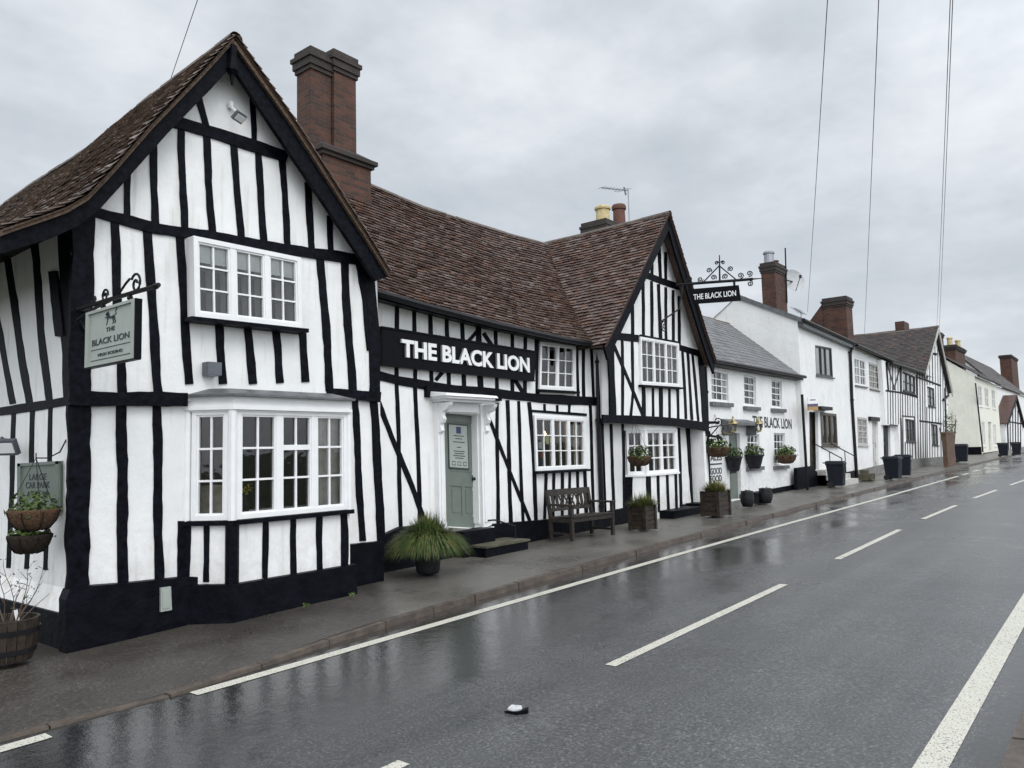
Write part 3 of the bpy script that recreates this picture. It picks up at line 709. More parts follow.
# upper window and bay
window(inn, WU, Q_U1, [(1, 2), (1.05, 2), (1, 2)], 3, o=.18, fw=.055, room=1.1, blind=.30, depth=.20, mull=.07, label='three light casement window of the left gable with half drawn blinds')
bm = BM(); slab(bm, WU, [(192, 316), (302, 328), (309, 328.6), (309, 332.5), (302, 332), (192, 320)], 0, .21); build('sill', bm, 'timber', inn)
FA = Wall(bayA, bayB - bayA); FC = Wall(bayC, bayD - bayC); WBx = WB
bay = None
bm = BM()        # dado walls below the sill, with plaster
def vstrip(bm, plan, z0, z1, th=.0):
    for a, b in zip(plan, plan[1:]): face(bm, [(a.x, a.y, z0), (b.x, b.y, z0), (b.x, b.y, z1), (a.x, a.y, z1)])
plan = [bayA, bayB, bayC, bayD]
zsill = WB.uz(290, 515)[1]; ztop = WB.uz(290, 411)[1]; zlead = WB.uz(290, 396)[1]
vstrip(bm, plan, -.1, zsill - .02)
bay = build('bay_window', bm, ['plaster'], inn, label='canted bay window with white glazing bars and timbered base')
def offs(plan, o):
    A, B, C_, D = plan
    return [A + Vector((-o * .9, 0, 0)), B + Vector((-o * .45, -o, 0)), C_ + Vector((o * .3, -o, 0)), D + Vector((o * .3, 0, 0))]
def ringslab(plan, o, z0, z1, mat, name, parent, o2=None):
    bm = BM(); P = offs(plan, o); P2 = offs(plan, o2 if o2 is not None else o)
    prism(bm, [(p.x, p.y, z0) for p in P], [(p.x, p.y, z1) for p in P2]); return build(name, bm, mat, parent)
zsill = WB.uz(290, 515)[1]; ztop = WB.uz(290, 411)[1]; zlead = WB.uz(290, 396)[1]
ringslab(plan, .07, zsill - .05, zsill, 'timber', 'sill', bay)
ringslab(plan, .012, ztop - .02, zlead - .03, 'white', 'frieze', bay)
ringslab(plan, .05, ztop + .0, ztop + .035, 'white', 'cornice', bay)
ringslab(plan, .10, zlead - .03, zlead - .005, 'lead', 'lead_roof', bay)
ringslab(plan, .08, zlead - .005, zlead + .08, 'lead', 'lead_roof', bay, -.25)
zb0 = WB.uz(290, 574)[1]
ringslab(plan, .10, -.2, zb0, 'tar', 'plinth', bay)
def fquad(W, u0, u1, z0, z1):   # rectangle in plane measure (no picture measure)
    return (W, u0, u1, z0, z1)
class Flat(Wall):               # same plane, but quads are given directly in metres
    def __init__(s, W): s.P, s.d, s.n = W.P, W.d, W.n
    def uz(s, u, z, o=0): return (u, z)
lenA = (bayB - bayA).length; lenF = bayC.x - bayB.x
zw0, zw1 = zsill + .004, ztop - .0
window(inn, Flat(FA), [(.06, zw1), (lenA - .05, zw1), (lenA - .05, zw0), (.06, zw0)], [(1, 2)], 3, o=.0, fw=.055, room=0, bar=.024)
window(inn, Flat(WB), [(bayB.x + .05, zw1), (bayC.x - .03, zw1), (bayC.x - .03, zw0), (bayB.x + .05, zw0)], [(1.05, 2), (1.05, 2, 3), (.95, 2)], 3, o=.0, fw=.055, room=0, bar=.024, mull=.085, fan=1, curtain=[(.70, .98)])
lenC = (bayD - bayC).length
window(inn, Flat(FC), [(.05, zw1), (lenC - .06, zw1), (lenC - .06, zw0), (.05, zw0)], [(1, 2)], 3, o=.0, fw=.055, room=0, bar=.024)
bm = BM()
for p, w in ((bayB, .05), (bayC, .045), (bayA + Vector((.02, .0, 0)), .05), (bayD, .05)): bm = BM(); lathe(bm, (p.x, p.y + .015, zsill), [(w, 0), (w, ztop - zsill)], 8); build('mullion', bm, 'white', bay)
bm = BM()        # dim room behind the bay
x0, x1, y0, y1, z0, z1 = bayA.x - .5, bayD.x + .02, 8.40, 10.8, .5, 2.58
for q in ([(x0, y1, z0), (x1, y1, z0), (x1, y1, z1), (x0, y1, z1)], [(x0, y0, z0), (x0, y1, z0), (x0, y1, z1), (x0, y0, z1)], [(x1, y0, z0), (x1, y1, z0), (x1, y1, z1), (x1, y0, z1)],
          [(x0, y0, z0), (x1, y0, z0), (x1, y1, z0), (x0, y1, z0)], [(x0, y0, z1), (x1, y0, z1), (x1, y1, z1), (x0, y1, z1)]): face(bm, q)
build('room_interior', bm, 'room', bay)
for px0, pyA, pyB, w in ((265.6, 519, 578, 6), (293.8, 516, 574, 6), (320, 514, 570, 6), (344.5, 512, 566, 7.5)): beam(bay, 'stud', WB, [(px0, pyA), (px0 + .3, pyB)], w, .018)
for px0, pyA, pyB, w in ((206, 521, 582, 6), (187.5, 521, 578, 6)): beam(bay, 'stud', FA, [(px0, pyA), (px0 - .5, pyB)], w, .018)
bm = BM(); lathe(bm, (bayB.x, bayB.y + .01, zb0 - .1), [(.075, 0), (.075, zsill - zb0 + .1)], 10); build('corner_post', bm, 'timber', bay)
# things on the bay's window seat
def cushion(px, py, w, h, lab):
    c = WL.at(px, py, -.1); bm = BM(); g = []
    n = 8
    for sgn in (1, -1):
        for i in range(n):
            for j in range(n):
                q = []
                for (a, b) in ((i, j), (i + 1, j), (i + 1, j + 1), (i, j + 1)):
                    s, t = a / n * 2 - 1, b / n * 2 - 1; k = max(0, (1 - s ** 4) * (1 - t ** 4)) ** .5
                    q.append(c + Vector((s * w / 2 * (1 - .12 * t * t), sgn * .07 * k, t * h / 2 * (1 - .12 * s * s))))
                face(bm, q)
    bmesh.ops.remove_doubles(bm, verts=bm.verts, dist=.002)
    tag(build('cushion', bm, 'cushion', None, True), lab, 'cushion', 'cushions in the bay window')
cushion(212, 502, .45, .40, 'beige cushion behind the left pane of the bay window'); cushion(322, 492, .42, .38, 'beige cushion behind the right curtained pane of the bay window')
c = WL.at(245, 512, .05); fl = thing('flower_vase', 'yellow flowers in a vase on the bay window ledge', 'flowers', c)
bm = BM(); lathe(bm, c, [(.04, 0), (.055, .08), (.03, .16), (.035, .2)], 12); build('vase', bm, 'pot', fl)
bm = BM(); leaves(bm, c + Vector((0, 0, .28)), (.10, .08, .08), 34, .022); build('bloom', bm, 'yellow', fl)

# --- hall range
Q_W1 = [(534.5, 415), (586, 418.5), (587, 468.5), (536.5, 471)]
Q_W2 = [(540.5, 341.5), (576, 345), (576, 391), (539.5, 389)]
Q_DO = [(443.5, 412), (477, 415), (481.5, 529), (446, 527)]
xs = [WH.uz(374, 380)[0] - .1, WH.uz(601, 420)[0] + .1]
wallpoly(inn, WH, [(xs[0], 0), (xs[1], 0), (xs[1], 4.4), (xs[0], 4.4)], [hole(WH, Q_W1), hole(WH, Q_W2), hole(WH, Q_DO)], uz=True)
beam(inn, 'rail', WH, [(370, 374), (400, 380.5), (455, 389), (500, 394), (540, 398), (600, 401.5)], 9.5, .034)
beam(inn, 'rail', WH, [(370, 293), (450, 311), (520, 328), (604, 346)], 6, .034)
studs(WH, [((397.1, 300), (397.1, 378), 4.2), ((414.7, 304), (415.3, 380), 4.2), ((430.2, 309), (432.3, 382), 4), ((447, 313), (449, 385), 4), ((462, 316), (464.5, 387), 4), ((479, 322), (481, 388), 6),
           ((495.7, 329), (497.3, 390), 3.6), ((512.3, 333), (513, 392), 3.5), ((526, 335), (525, 393), 3.6), ((537.5, 338), (537.6, 396), 4.2),
           ((583.7, 347), (584.2, 400), 3.2), ((591.7, 348), (593.6, 400), 2.6), ((577.5, 345), (578.5, 398), 2.6)])
studs(WH, [((478, 331), (436, 380), 3.6), ((484, 333), (523, 392), 3.6)], 'brace', .028)
studs(WH, [((396.8, 384), (399, 438), (401, 527), 4), ((415.6, 387), (420.7, 519), 4.2), ((497.4, 403), (498.4, 524), 3.4), ((507.6, 400), (511.3, 522), 3.8), ((518.7, 401), (523.3, 521), 3),
           ((529.5, 402), (532, 430), (534.5, 470), (536.6, 520), 3.8), ((544.7, 404), (544.8, 412), 2.6), ((557.8, 405), (557.8, 413), 2.6), ((569.5, 405), (569.6, 414), 2.6),
           ((546.5, 473), (544.6, 519), 3), ((554.4, 473), (553.4, 519), 2.8), ((563, 472), (562.5, 518), 3), ((570.2, 472), (570, 518), 2.8), ((577.8, 471), (578, 517), 2.8), ((585.3, 470), (586.5, 516), 3.6), ((590.4, 405), (594.2, 515), 3)])
studs(WH, [((379, 402), (395, 445), (412, 485), (426.5, 524), 5), ((489.2, 418), (530.6, 522), 3.2)], 'brace', .028)
beam(inn, 'rail', WH, [(530, 410.5), (587, 415)], 2.8, .03)
window(inn, WH, Q_W1, [(1, 2), (1, 2), (1, 2)], 3, o=.05, fw=.06, room=1.1, depth=.09, sill='timber', curtain=[(.86, .98)], label='lower hall window with a lit bulb and stickers behind the glass')
window(inn, WH, Q_W2, [(1, 2), (1, 2)], 3, o=.05, fw=.06, room=.9, depth=.09, sill='timber')
c = WH.at(544, 434, -.35); bm = BM(); lathe(bm, c, [(.012, -.045), (.035, -.03), (.045, 0), (.03, .035), (.015, .06)], 12); tube(bm, [c + Vector((0, 0, .06)), c + Vector((0, 0, .5))], .006, 6)
tag(build('hanging_bulb', bm, 'bulb', None), 'small glowing bulb hanging inside the lower hall window', 'light bulb')
def sticker(W, q, mat, lab):
    bm = BM(); slab(bm, W, q, -.022, -.0205); tag(build('window_sticker', bm, mat, None), lab, 'sticker', 'stickers in the lower hall window')
WS = WH
def rect(x0, y0, x1, y1): return [(x0, y0), (x1, y0), (x1, y1), (x0, y1)]
sticker(WS, rect(539, 442, 543.5, 449), 'sage_sign', 'pale green card stuck inside the lower hall window')
bm = BM(); cc = WS.at(547.2, 440, -.0205); prism(bm, [cc + Vector((math.cos(a * .524) * .075, 0, math.sin(a * .524) * .085)) for a in range(12)], [cc + Vector((math.cos(a * .524) * .075, .002, math.sin(a * .524) * .085)) for a in range(12)])
tag(build('window_sticker', bm, 'lime', None), 'round lime sticker inside the lower hall window', 'sticker', 'stickers in the lower hall window')
sticker(WS, rect(540.5, 452, 544.5, 458), 'red', 'red sticker inside the lower hall window'); sticker(WS, rect(540.8, 459, 545, 465), 'blue', 'navy sticker below the red one in the lower hall window')
# door and its case
dq = [WH.uz(*p, -.10) for p in Q_DO]
bm = BM()
def dpt(s, t, o):
    TL, TR, BR, BL = dq; a = (BL[0] + (BR[0] - BL[0]) * s, BL[1] + (BR[1] - BL[1]) * s); b = (TL[0] + (TR[0] - TL[0]) * s, TL[1] + (TR[1] - TL[1]) * s)
    return WH.pt(a[0] + (b[0] - a[0]) * t, a[1] + (b[1] - a[1]) * t, o)
def dbox(bm, s0, s1, t0, t1, o0, o1, mi=0):
    hexa(bm, [dpt(s0, t0, o0), dpt(s1, t0, o0), dpt(s1, t1, o0), dpt(s0, t1, o0)], [dpt(s0, t0, o1), dpt(s1, t0, o1), dpt(s1, t1, o1), dpt(s0, t1, o1)], mi)
dbox(bm, -.02, 1.02, 0, 1.02, -.15, -.112)
for (s0, s1, t0, t1) in ((0, .14, 0, 1), (.86, 1, 0, 1), (.14, .86, 0, .10), (.14, .86, .36, .46), (.14, .86, .92, 1), (.46, .54, .10, .36)): dbox(bm, s0, s1, t0, t1, -.112, -.098)
for (s0, s1, t0, t1) in ((.19, .42, .13, .33), (.58, .81, .13, .33), (.19, .81, .49, .89)): dbox(bm, s0, s1, t0, t1, -.112, -.104)
door = build('door', bm, 'sage', inn)
bm = BM(); c = dpt(.80, .435, -.06); lathe(bm, c - Vector((0, 0, .03)), [(.012, 0), (.032, .012), (.034, .03), (.02, .055)], 10); tube(bm, [c, c + Vector((0, .05, 0))], .012, 8); obox(bm, c + Vector((0, .036, 0)), (1, 0, 0), (0, 1, 0), (0, 0, 1), .05, .008, .12); build('door_handle', bm, 'iron', door)
bm = BM(); dbox(bm, .10, .68, .51, .905, -.097, -.085, 1); dbox(bm, .125, .655, .522, .893, -.085, -.083, 0)
dbox(bm, .33, .47, .82, .88, -.083, -.0815, 2)
for k, (a, b) in enumerate(((.80, .15), (.775, .10), (.745, .17), (.70, .06), (.665, .16), (.645, .13), (.625, .17), (.605, .12))): dbox(bm, .40 - b, .40 + b, a - .004, a + .004, -.083, -.0816, 1)
for a in (.24, .40, .56): dbox(bm, a - .05, a + .05, .54, .575, -.083, -.0816, 1); dbox(bm, a - .04, a + .04, .546, .569, -.0816, -.081, 0)
build('notice', bm, ['sage_sign', 'ink', 'blue'], door)
bm = BM(); hexa(bm, [dpt(-.05, -.035, -.16), dpt(1.05, -.035, -.16), dpt(1.05, 0, -.16), dpt(-.05, 0, -.16)], [dpt(-.05, -.035, .10), dpt(1.05, -.035, .10), dpt(1.05, -.004, .10), dpt(-.05, -.004, .10)]); build('threshold', bm, 'stone', inn)
for side in (0, 1):
    bm = BM()
    xx = (WH.uz(436.5, 470, .05)[0], WH.uz(443.5, 470, .10)[0]) if side == 0 else (WH.uz(482, 470, .10)[0], WH.uz(490.5, 470, .10)[0])
    zb, zt_ = WH.uz(446, 530, .05)[1] - (.03 if side == 0 else .20), WH.uz(460, 404, .05)[1]
    box(bm, xx[0], xx[1], 8.90, 9.12, zb, zt_); box(bm, xx[0] - .03, xx[1] + .03, 8.87, 9.05, zb - .04, zb + .16); box(bm, xx[0] + .05, xx[1] - .05, 8.885, 8.92, zb + .25, zt_ - .45)
    build('pilaster', bm, 'white', inn)
    bm = BM(); xc = (xx[0] + xx[1]) / 2; prof = [(8.90, -.48), (8.87, -.50), (8.84, -.46), (8.855, -.40), (8.87, -.36), (8.82, -.33), (8.79, -.27), (8.82, -.22), (8.82, -.15), (8.72, -.12), (8.66, -.05), (8.64, .0), (8.90, 0)]
    prism(bm, [(xc - .04, y, zt_ + z) for y, z in prof], [(xc + .04, y, zt_ + z) for y, z in prof]); build('bracket', bm, 'white', inn)
bm = BM(); a, b = WH.uz(428, 400, .0)[0], WH.uz(498.5, 402, .44)[0] - .02; zc = WH.uz(460, 404, .1)[1]
box(bm, a + .14, b - .14, 8.88, 9.05, zc - .14, zc + .02); box(bm, a + .08, b - .08, 8.68, 9.04, zc + .02, zc + .06); box(bm, a + .02, b - .02, 8.60, 9.03, zc + .06, zc + .10)
hexa(bm, [(a - .02, 8.56, zc + .10), (b + .02, 8.56, zc + .10), (b + .02, 9.02, zc + .10), (a - .02, 9.02, zc + .10)], [(a, 8.58, zc + .14), (b, 8.58, zc + .14), (b, 9.02, zc + .20), (a, 9.02, zc + .20)])
build('door_canopy', bm, 'white', inn)
bm = BM(); slab(bm, WH, [(427, 386), (502, 393), (502, 401), (427, 397)], -.02, .07); build('rail', bm, 'timber', inn)
bm = BM(); x0, x1 = WH.uz(478, 470, .03)[0], WH.uz(482, 470, .03)[0]; box(bm, x0 + .0, x1 + .06, 8.97, 9.13, dq[3][1], dq[0][1] + .02); box(bm, dq[0][0] - .05, dq[1][0] + .08, 8.93, 9.12, dq[0][1] - .03, dq[0][1] + .12); build('door_frame', bm, 'white', inn)
# steps
bm = BM(); zt1 = WH.uz(460, 531, .15)[1] ; g0 = zp(10)
box(bm, dq[3][0] - .02, 10.25, 8.68, 9.0, 0, zt1); build('doorstep', bm, 'tar', inn)
bm = BM(); box(bm, dq[3][0] + .15, 10.75, 8.36, 8.98, 0, g0 + .15); build('doorstep', bm, 'tar', inn); bm = BM(); box(bm, dq[3][0] + .13, 10.78, 8.33, 8.98, g0 + .15, g0 + .185); build('step_tread', bm, 'stone_moss', inn)
bm = BM(); c = Vector((10.7, 8.6, g0 + .18)); tube(bm, [c, c + Vector((0, 0, .22)), c + Vector((-.42, .1, .36)), c + Vector((-.55, .15, .36))], .016, 6); build('handrail', bm, 'iron', inn)
# plinth
bm = BM(); slab(bm, WH, [(372, 547), (372, 541), (402, 527), (438, 524), (445, 534), (480, 530), (494, 524), (549, 519.5), (603, 514), (603, 560), (372, 590)], -.05, .10); build('plinth', bm, 'tar', inn)
bm = BM(); slab(bm, WH, [(384, 552), (440, 545), (440, 580), (384, 590)], -.05, .22); build('plinth', bm, 'tar', inn)
# roof of the hall
ET = [(7.0, 4.36), (7.61, 4.34), (8.55, 4.27), (10.26, 4.17), (12.4, 4.11), (14.07, 4.11), (18, 4.1)]
HT = [(7.6, 7.46), (10.2, 7.40), (11.6, 7.30), (13.2, 7.28), (15.2, 7.32), (17.2, 7.40)]
def f_hall(s, t):
    x = 7.35 + s; ze, zh = lerp_tab(ET, x), lerp_tab(HT, x); k = t / 4.45
    return Vector((x, 11.8 - (11.8 - 8.68) * k, zh + (ze - zh) * k - .10 * math.sin(math.pi * k) + .012 * math.sin(x * 2.1 + k * 5)))
def gl(x): return 7.5 - (16.45 - x) * 1.13
rh = roof(inn, f_hall, 9.6, 4.45, .17, .112, 'tile', lift=.036, jit=1.4, keep=lambda P: P.z > gl(P.x) - .25 or P.x < 13.3)
ridge_tiles(rh, [f_hall(s, 0) + Vector((0, 0, .03)) for s in (0.2, 2.5, 4.3, 5.8, 7.5, 9.4)])
bm = BM(); prev = None
for i in range(11):
    a, b = f_hall(9.6 * i / 10, 0), None; cur = (bm.verts.new(a), bm.verts.new((a.x, 15, 4.3)))
    if prev: bm.faces.new([prev[0], cur[0], cur[1], prev[1]])
    prev = cur
face(bm, [(7.36, 8.7, 4.2), (7.36, 15, 4.2), (7.36, 11.8, 7.4)]); build('rear_roof', bm, 'tile', inn)
gutter(inn, [(x, 8.63, lerp_tab(ET, x) - .03) for x in (7.5, 8.5, 10.3, 12.4, 14.0)], .06)
bm = BM()
for a, b in zip((7.38, 8.5, 10.3, 12.4), (8.5, 10.3, 12.4, 14.3)): hexa(bm, [(a, 8.7, lerp_tab(ET, a) - .09), (b, 8.7, lerp_tab(ET, b) - .09), (b, 8.7, lerp_tab(ET, b) + .0), (a, 8.7, lerp_tab(ET, a))], [(a, 9.0, lerp_tab(ET, a) - .05), (b, 9.0, lerp_tab(ET, b) - .05), (b, 9.0, lerp_tab(ET, b) + .0), (a, 9.0, lerp_tab(ET, a))])
build('eaves_board', bm, 'timber', inn)
# great chimney
WC = YW(11.35)
xL = WC.uz(311, 100)[0]; xM = WC.uz(331, 100)[0]; xR = YW(11.25).uz(357, 100)[0]
zc1 = WC.uz(312, 47)[1]; zc2 = WC.uz(345, 57)[1]; zb1 = WC.uz(345, 160)[1]
chimney(inn, [(xL, xM, 11.35, 11.78, 6.6, zc1), (xM + .02, xR, 11.28, 11.8, 6.6, zc2)], base=(xL + .12, WC.uz(364, 170)[0], 11.15, 11.95, 6.2, zb1 - .12))

# --- right cross wing
Q_U3 = [(640.5, 336.5), (679, 343.5), (680.5, 387), (641.5, 384.5)]
u0_, u1_ = WG.uz(610, 380)[0], WG.uz(703, 400)[0]
ap3 = WG.uz(665, 228)
wallpoly(inn, WG, [(610, 421), (706, 427), (703, 350), (664, 232), (609, 345)], [hole(WG, Q_U3)])
bm = BM(); hexa(bm, [(u0_ + .02, 8.62, 2.5), (u0_ + .12, 8.62, 2.5), (u0_ + .12, 11, 2.5), (u0_ + .02, 11, 2.5)], [(u0_ + .02, 8.62, 4.2), (u0_ + .12, 8.62, 4.2), (u0_ + .12, 11, 4.2), (u0_ + .02, 11, 4.2)]); build('wall', bm, 'plaster', inn)
bm = BM(); box(bm, u1_ - .05, u1_ + .08, 8.62, 12, 0, 4.3); build('wall', bm, 'plaster', inn)
beam(inn, 'rail', WG, [(641, 273), (662, 280.5), (682, 287)], 7, .032)
studs(WG, [((652, 254), (652, 278), 3), ((659, 243), (660.6, 282), 3.6), ((666, 252), (666.2, 284), 3), ((632.5, 302), (632.8, 336), 3.4), ((643, 276), (643.7, 338), 3.2), ((651.5, 281), (652.3, 338), 3.2),
           ((659, 284), (660.6, 340), 3.6), ((666, 287), (666.4, 341), 3), ((673, 290), (673.6, 343), 3), ((679, 296), (679.4, 345), 3)])
beam(inn, 'rail', WG, [(608, 335), (640, 338)], 7.5, .034); beam(inn, 'rail', WG, [(640, 335.5), (679, 342.5)], 2.5, .03); beam(inn, 'rail', WG, [(677, 346.5), (702, 354)], 6, .034)
beam(inn, 'corner_post', WG, [(611, 338), (612, 380), (613.5, 420)], 6.5, .04); beam(inn, 'corner_post', WG, [(701, 352), (704, 390), (706, 424)], 6, .04)
studs(WG, [((622.6, 340), (622.8, 416), 3), ((632.5, 340), (633.5, 391), (631, 416), 2.8), ((639.5, 336), (641, 386), 2.6), ((643.6, 387), (644.4, 417), 4), ((653.3, 388), (653.4, 417), 2.6), ((661.4, 388), (661.6, 418), 4),
           ((669.7, 389), (670, 418), 2.6), ((677.7, 388), (678.4, 419), 2.8), ((682.8, 350), (686, 419), 2.8), ((687.7, 352), (692.3, 420), 2.8), ((692.6, 354), (698.6, 421), 2.6)])
beam(inn, 'brace', WG, [(613, 342), (629, 381), (643.5, 416)], 3, .03)
beam(inn, 'jetty_beam', WG, [(603, 418), (640, 420), (680, 423), (709, 427)], 9, .05)
window(inn, WG, Q_U3, [(1, 2), (1, 2), (1, 2)], 3, o=.06, fw=.06, room=1.0, depth=.09, sill='timber', curtain=[(.03, .12), (.86, .97)])
# lower wall and small bay
uL = WGL.uz(600, 460)[0]; uR = WGL.uz(708, 460)[0]
WB3 = YW(8.72)
b3A = Vector((WGL.uz(624.5, 450)[0], 9.0, 0)); b3B = Vector((WB3.uz(646, 450)[0], 8.72, 0)); b3C = Vector((WB3.uz(677, 450)[0], 8.72, 0)); b3D = Vector((b3C.x + .28, 9.0, 0))
zs3, zt3 = WB3.uz(662, 473)[1], WB3.uz(662, 430)[1]
wallpoly(inn, WGL, [(uL - .1, 0), (uR, 0), (uR, 2.9), (uL - .1, 2.9)], [[(b3A.x + .05, zs3), (b3D.x - .05, zs3), (b3D.x - .05, zt3), (b3A.x + .05, zt3)]], uz=True)
bm = BM(); box(bm, uL, uR, 8.62, 9.0, 2.50, 2.56); build('soffit', bm, 'timber', inn)
plan3 = [b3A, b3B, b3C, b3D]
bm = BM(); vstrip(bm, plan3, .1, zs3 - .01); bay3 = build('bay_window', bm, 'plaster', inn, label='small shallow bay window under the right jetty')
ringslab(plan3, .05, zs3 - .045, zs3, 'white', 'sill', bay3); ringslab(plan3, .03, zt3 - .01, zt3 + .04, 'white', 'cornice', bay3); ringslab(plan3, .012, zt3 + .04, 2.5, 'white', 'frieze', bay3)
FA3 = Flat(Wall(b3A, b3B - b3A)); l3 = (b3B - b3A).length
window(inn, FA3, [(.06, zt3), (l3 - .05, zt3), (l3 - .05, zs3), (.06, zs3)], [(1, 2)], 3, o=0, fw=.05, room=0, bar=.03)
window(inn, Flat(WB3), [(b3B.x + .06, zt3), (b3C.x - .03, zt3), (b3C.x - .03, zs3), (b3B.x + .06, zs3)], [(1, 2), (1, 2)], 3, o=0, fw=.05, room=0, bar=.03, mull=.09, curtain=[(.05, .22), (.42, .60), (.82, .96)])
window(inn, Flat(Wall(b3C, b3D - b3C)), [(.05, zt3), ((b3D - b3C).length - .05, zt3), ((b3D - b3C).length - .05, zs3), (.05, zs3)], [(1, 1)], 3, o=0, fw=.05, room=0)
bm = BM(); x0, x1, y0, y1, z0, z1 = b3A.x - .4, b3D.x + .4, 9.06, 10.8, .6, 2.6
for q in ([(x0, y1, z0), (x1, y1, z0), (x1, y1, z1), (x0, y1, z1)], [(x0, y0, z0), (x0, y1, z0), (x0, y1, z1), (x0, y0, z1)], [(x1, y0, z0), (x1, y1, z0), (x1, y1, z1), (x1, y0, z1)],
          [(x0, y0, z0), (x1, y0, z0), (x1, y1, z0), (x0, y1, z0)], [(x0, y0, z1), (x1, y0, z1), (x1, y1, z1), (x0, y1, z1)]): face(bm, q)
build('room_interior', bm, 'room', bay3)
for p in (b3B, b3C): bm = BM(); lathe(bm, (p.x, p.y + .02, zs3), [(.05, 0), (.05, zt3 - zs3)], 8); build('mullion', bm, 'white', bay3)
for a, b, c_, d_, w in ((649.2, 475, 650, 512, 4), (658.4, 475, 659, 512, 2.6), (667.7, 474, 669, 511, 2.6), (675.8, 473, 677, 510, 2.6)): beam(bay3, 'stud', WB3, [(a, b), (c_, d_)], w, .018)
beam(bay3, 'stud', Wall(b3A, b3B - b3A), [(629, 475), (629.5, 512)], 9, .018)
studs(WGL, [((602, 424), (602.3, 512), 4.5), ((611, 424), (614.4, 510), 3), ((623.2, 424), (625, 510), 3.2), ((679, 428), (681.4, 508), 3)])
beam(inn, 'corner_post', WGL, [(690, 428), (693, 470), (696, 510)], 8.5, .05)
bm = BM(); slab(bm, WGL, [(600, 513), (626, 508), (660, 507), (700, 503), (712, 500), (712, 535), (600, 550)], -.05, .09); build('plinth', bm, 'tar', inn)
bm = BM(); a = WGL.uz(655, 515)[0]; box(bm, a - .3, a + 1.2, 8.35, 8.95, 0, zp(17) + .17); build('doorstep', bm, 'tar', inn)
bm = BM(); a = WGL.uz(684, 508)[0]; box(bm, a, a + 1.1, 8.45, 8.95, 0, zp(18) + .2); build('doorstep', bm, 'tar', inn)
pipe(inn, [WH.at(598, 350, .08), WH.at(598, 362, .08), WH.at(598.5, 420, .08), WH.at(602, 506, .08), WH.at(602.5, 514, .1)], .05)
# roof of the right wing
G3L = prof_fn([(16.45, 7.50), (15.0, 5.86), (14.0, 4.72), (13.36, 4.02)]); G3R = prof_fn([(16.45, 7.50), (17.4, 6.0), (18.2, 4.75), (18.72, 4.05)])
def zs_(y): return -.05 * min(1, (y - 8.2) / 2)
def f_g3l(s, t): x, z = G3L[0](t); y = 8.22 + s; return Vector((x, y, z + zs_(y)))
def f_g3r(s, t): x, z = G3R[0](t); y = 8.22 + s; return Vector((x, y, z + zs_(y)))
def hallz(x, y): k = (11.8 - y) / 3.12; return lerp_tab(HT, x) + (lerp_tab(ET, x) - lerp_tab(HT, x)) * k
r3 = roof(inn, f_g3l, 4.4, G3L[1], .17, .112, 'tile', lift=.036, jit=1.4, keep=lambda P: P.y < 8.75 or P.z > hallz(P.x, P.y) - .3)
r4 = roof(inn, f_g3r, 4.4, G3R[1], .18, .12, 'tile', lift=.036)
ridge_tiles(r3, [f_g3l(s, 0) + Vector((0, 0, .03)) for s in (0, 1.5, 3, 4.3)])
W83 = YW(8.28)
for tab, sg in ((G3L, 1), (G3R, -1)):
    bm = BM(); n = 6; P = [tab[0](tab[1] * i / n) for i in range(n + 1)]
    for i in range(n):
        (a, za), (b, zb) = P[i], P[i + 1]; q = [(a, za - .02), (b, zb - .02), (b + sg * .12, zb - .30), (a + sg * (.12 if i else 0), za - (.30 if i else .42))]
        prism(bm, [W83.pt(*p, .004 if sg < 0 else 0) for p in q], [W83.pt(*p, -.05) for p in q])
    build('bargeboard', bm, 'timber', inn)
bm = BM(); face(bm, [(13.4, 12.6, 4), (18.7, 12.6, 4), (16.45, 12.6, 7.45)]); build('wall', bm, 'plaster', inn)
# chimney with two pots behind the right wing
W13 = YW(12.9); xa, xb = W13.uz(603, 228)[0], W13.uz(636, 222)[0]; zk = W13.uz(618, 225)[1]
c1 = W13.uz(611, 225); c2 = W13.uz(627, 220); z1 = W13.uz(611, 206)[1]; z2 = W13.uz(627, 203)[1]
chimney(inn, [(xa, xb, 12.8, 13.7, 6, zk)], pots=[(c1[0], 13.2, zk - .02, .24, z1 - zk + .05, 'pot_cream'), (c2[0], 13.2, zk - .02, .22, z2 - zk, 'pot_red')], mat='tile_moss' if False else 'brick', corb=.05)

# ================================================================== slate roofed cottage
cot = thing('slate_roofed_cottage', 'low white rendered cottage with grey slate roof joined to the timbered pub', 'cottage', (23.5, 9.1, zp(23.5)))
W4 = YW(9.1)
qs = {'u1': [(710.5, 368), (728, 372), (729, 403), (711, 401)], 'u2': [(743, 374), (756, 377), (756.5, 407), (744, 405.5)], 'u3': [(771, 379), (782, 381), (782.5, 409), (771.5, 407.5)],
      'd': [(728.5, 432), (740, 433), (741.5, 499), (730, 500)], 'l1': [(746.5, 433), (759.5, 434), (760, 466), (747, 466)], 'l2': [(773.5, 432.5), (785, 433), (785.5, 465), (774, 465)]}
wallpoly(cot, W4, [(19.6, 0), (27.35, 0), (27.35, 4.35), (19.6, 4.35)], [hole(W4, q) for q in qs.values()], uz=True, mat='render')
for k in ('u1', 'u2', 'u3'): window(cot, W4, qs[k], [(1, 3)] if k == 'u1' else [(1, 2)], 4, o=-.03 if k == 'u1' else -.06, fw=.05, room=.7, depth=.05, bar=.03, curtain=[(.05, .3), (.7, .95)])
for k in ('l1', 'l2'): window(cot, W4, qs[k], [(1, 3)], 4, o=-.05, fw=.045, room=.7, depth=.05, bar=.03, curtain=[(.05, .3), (.65, .95)])
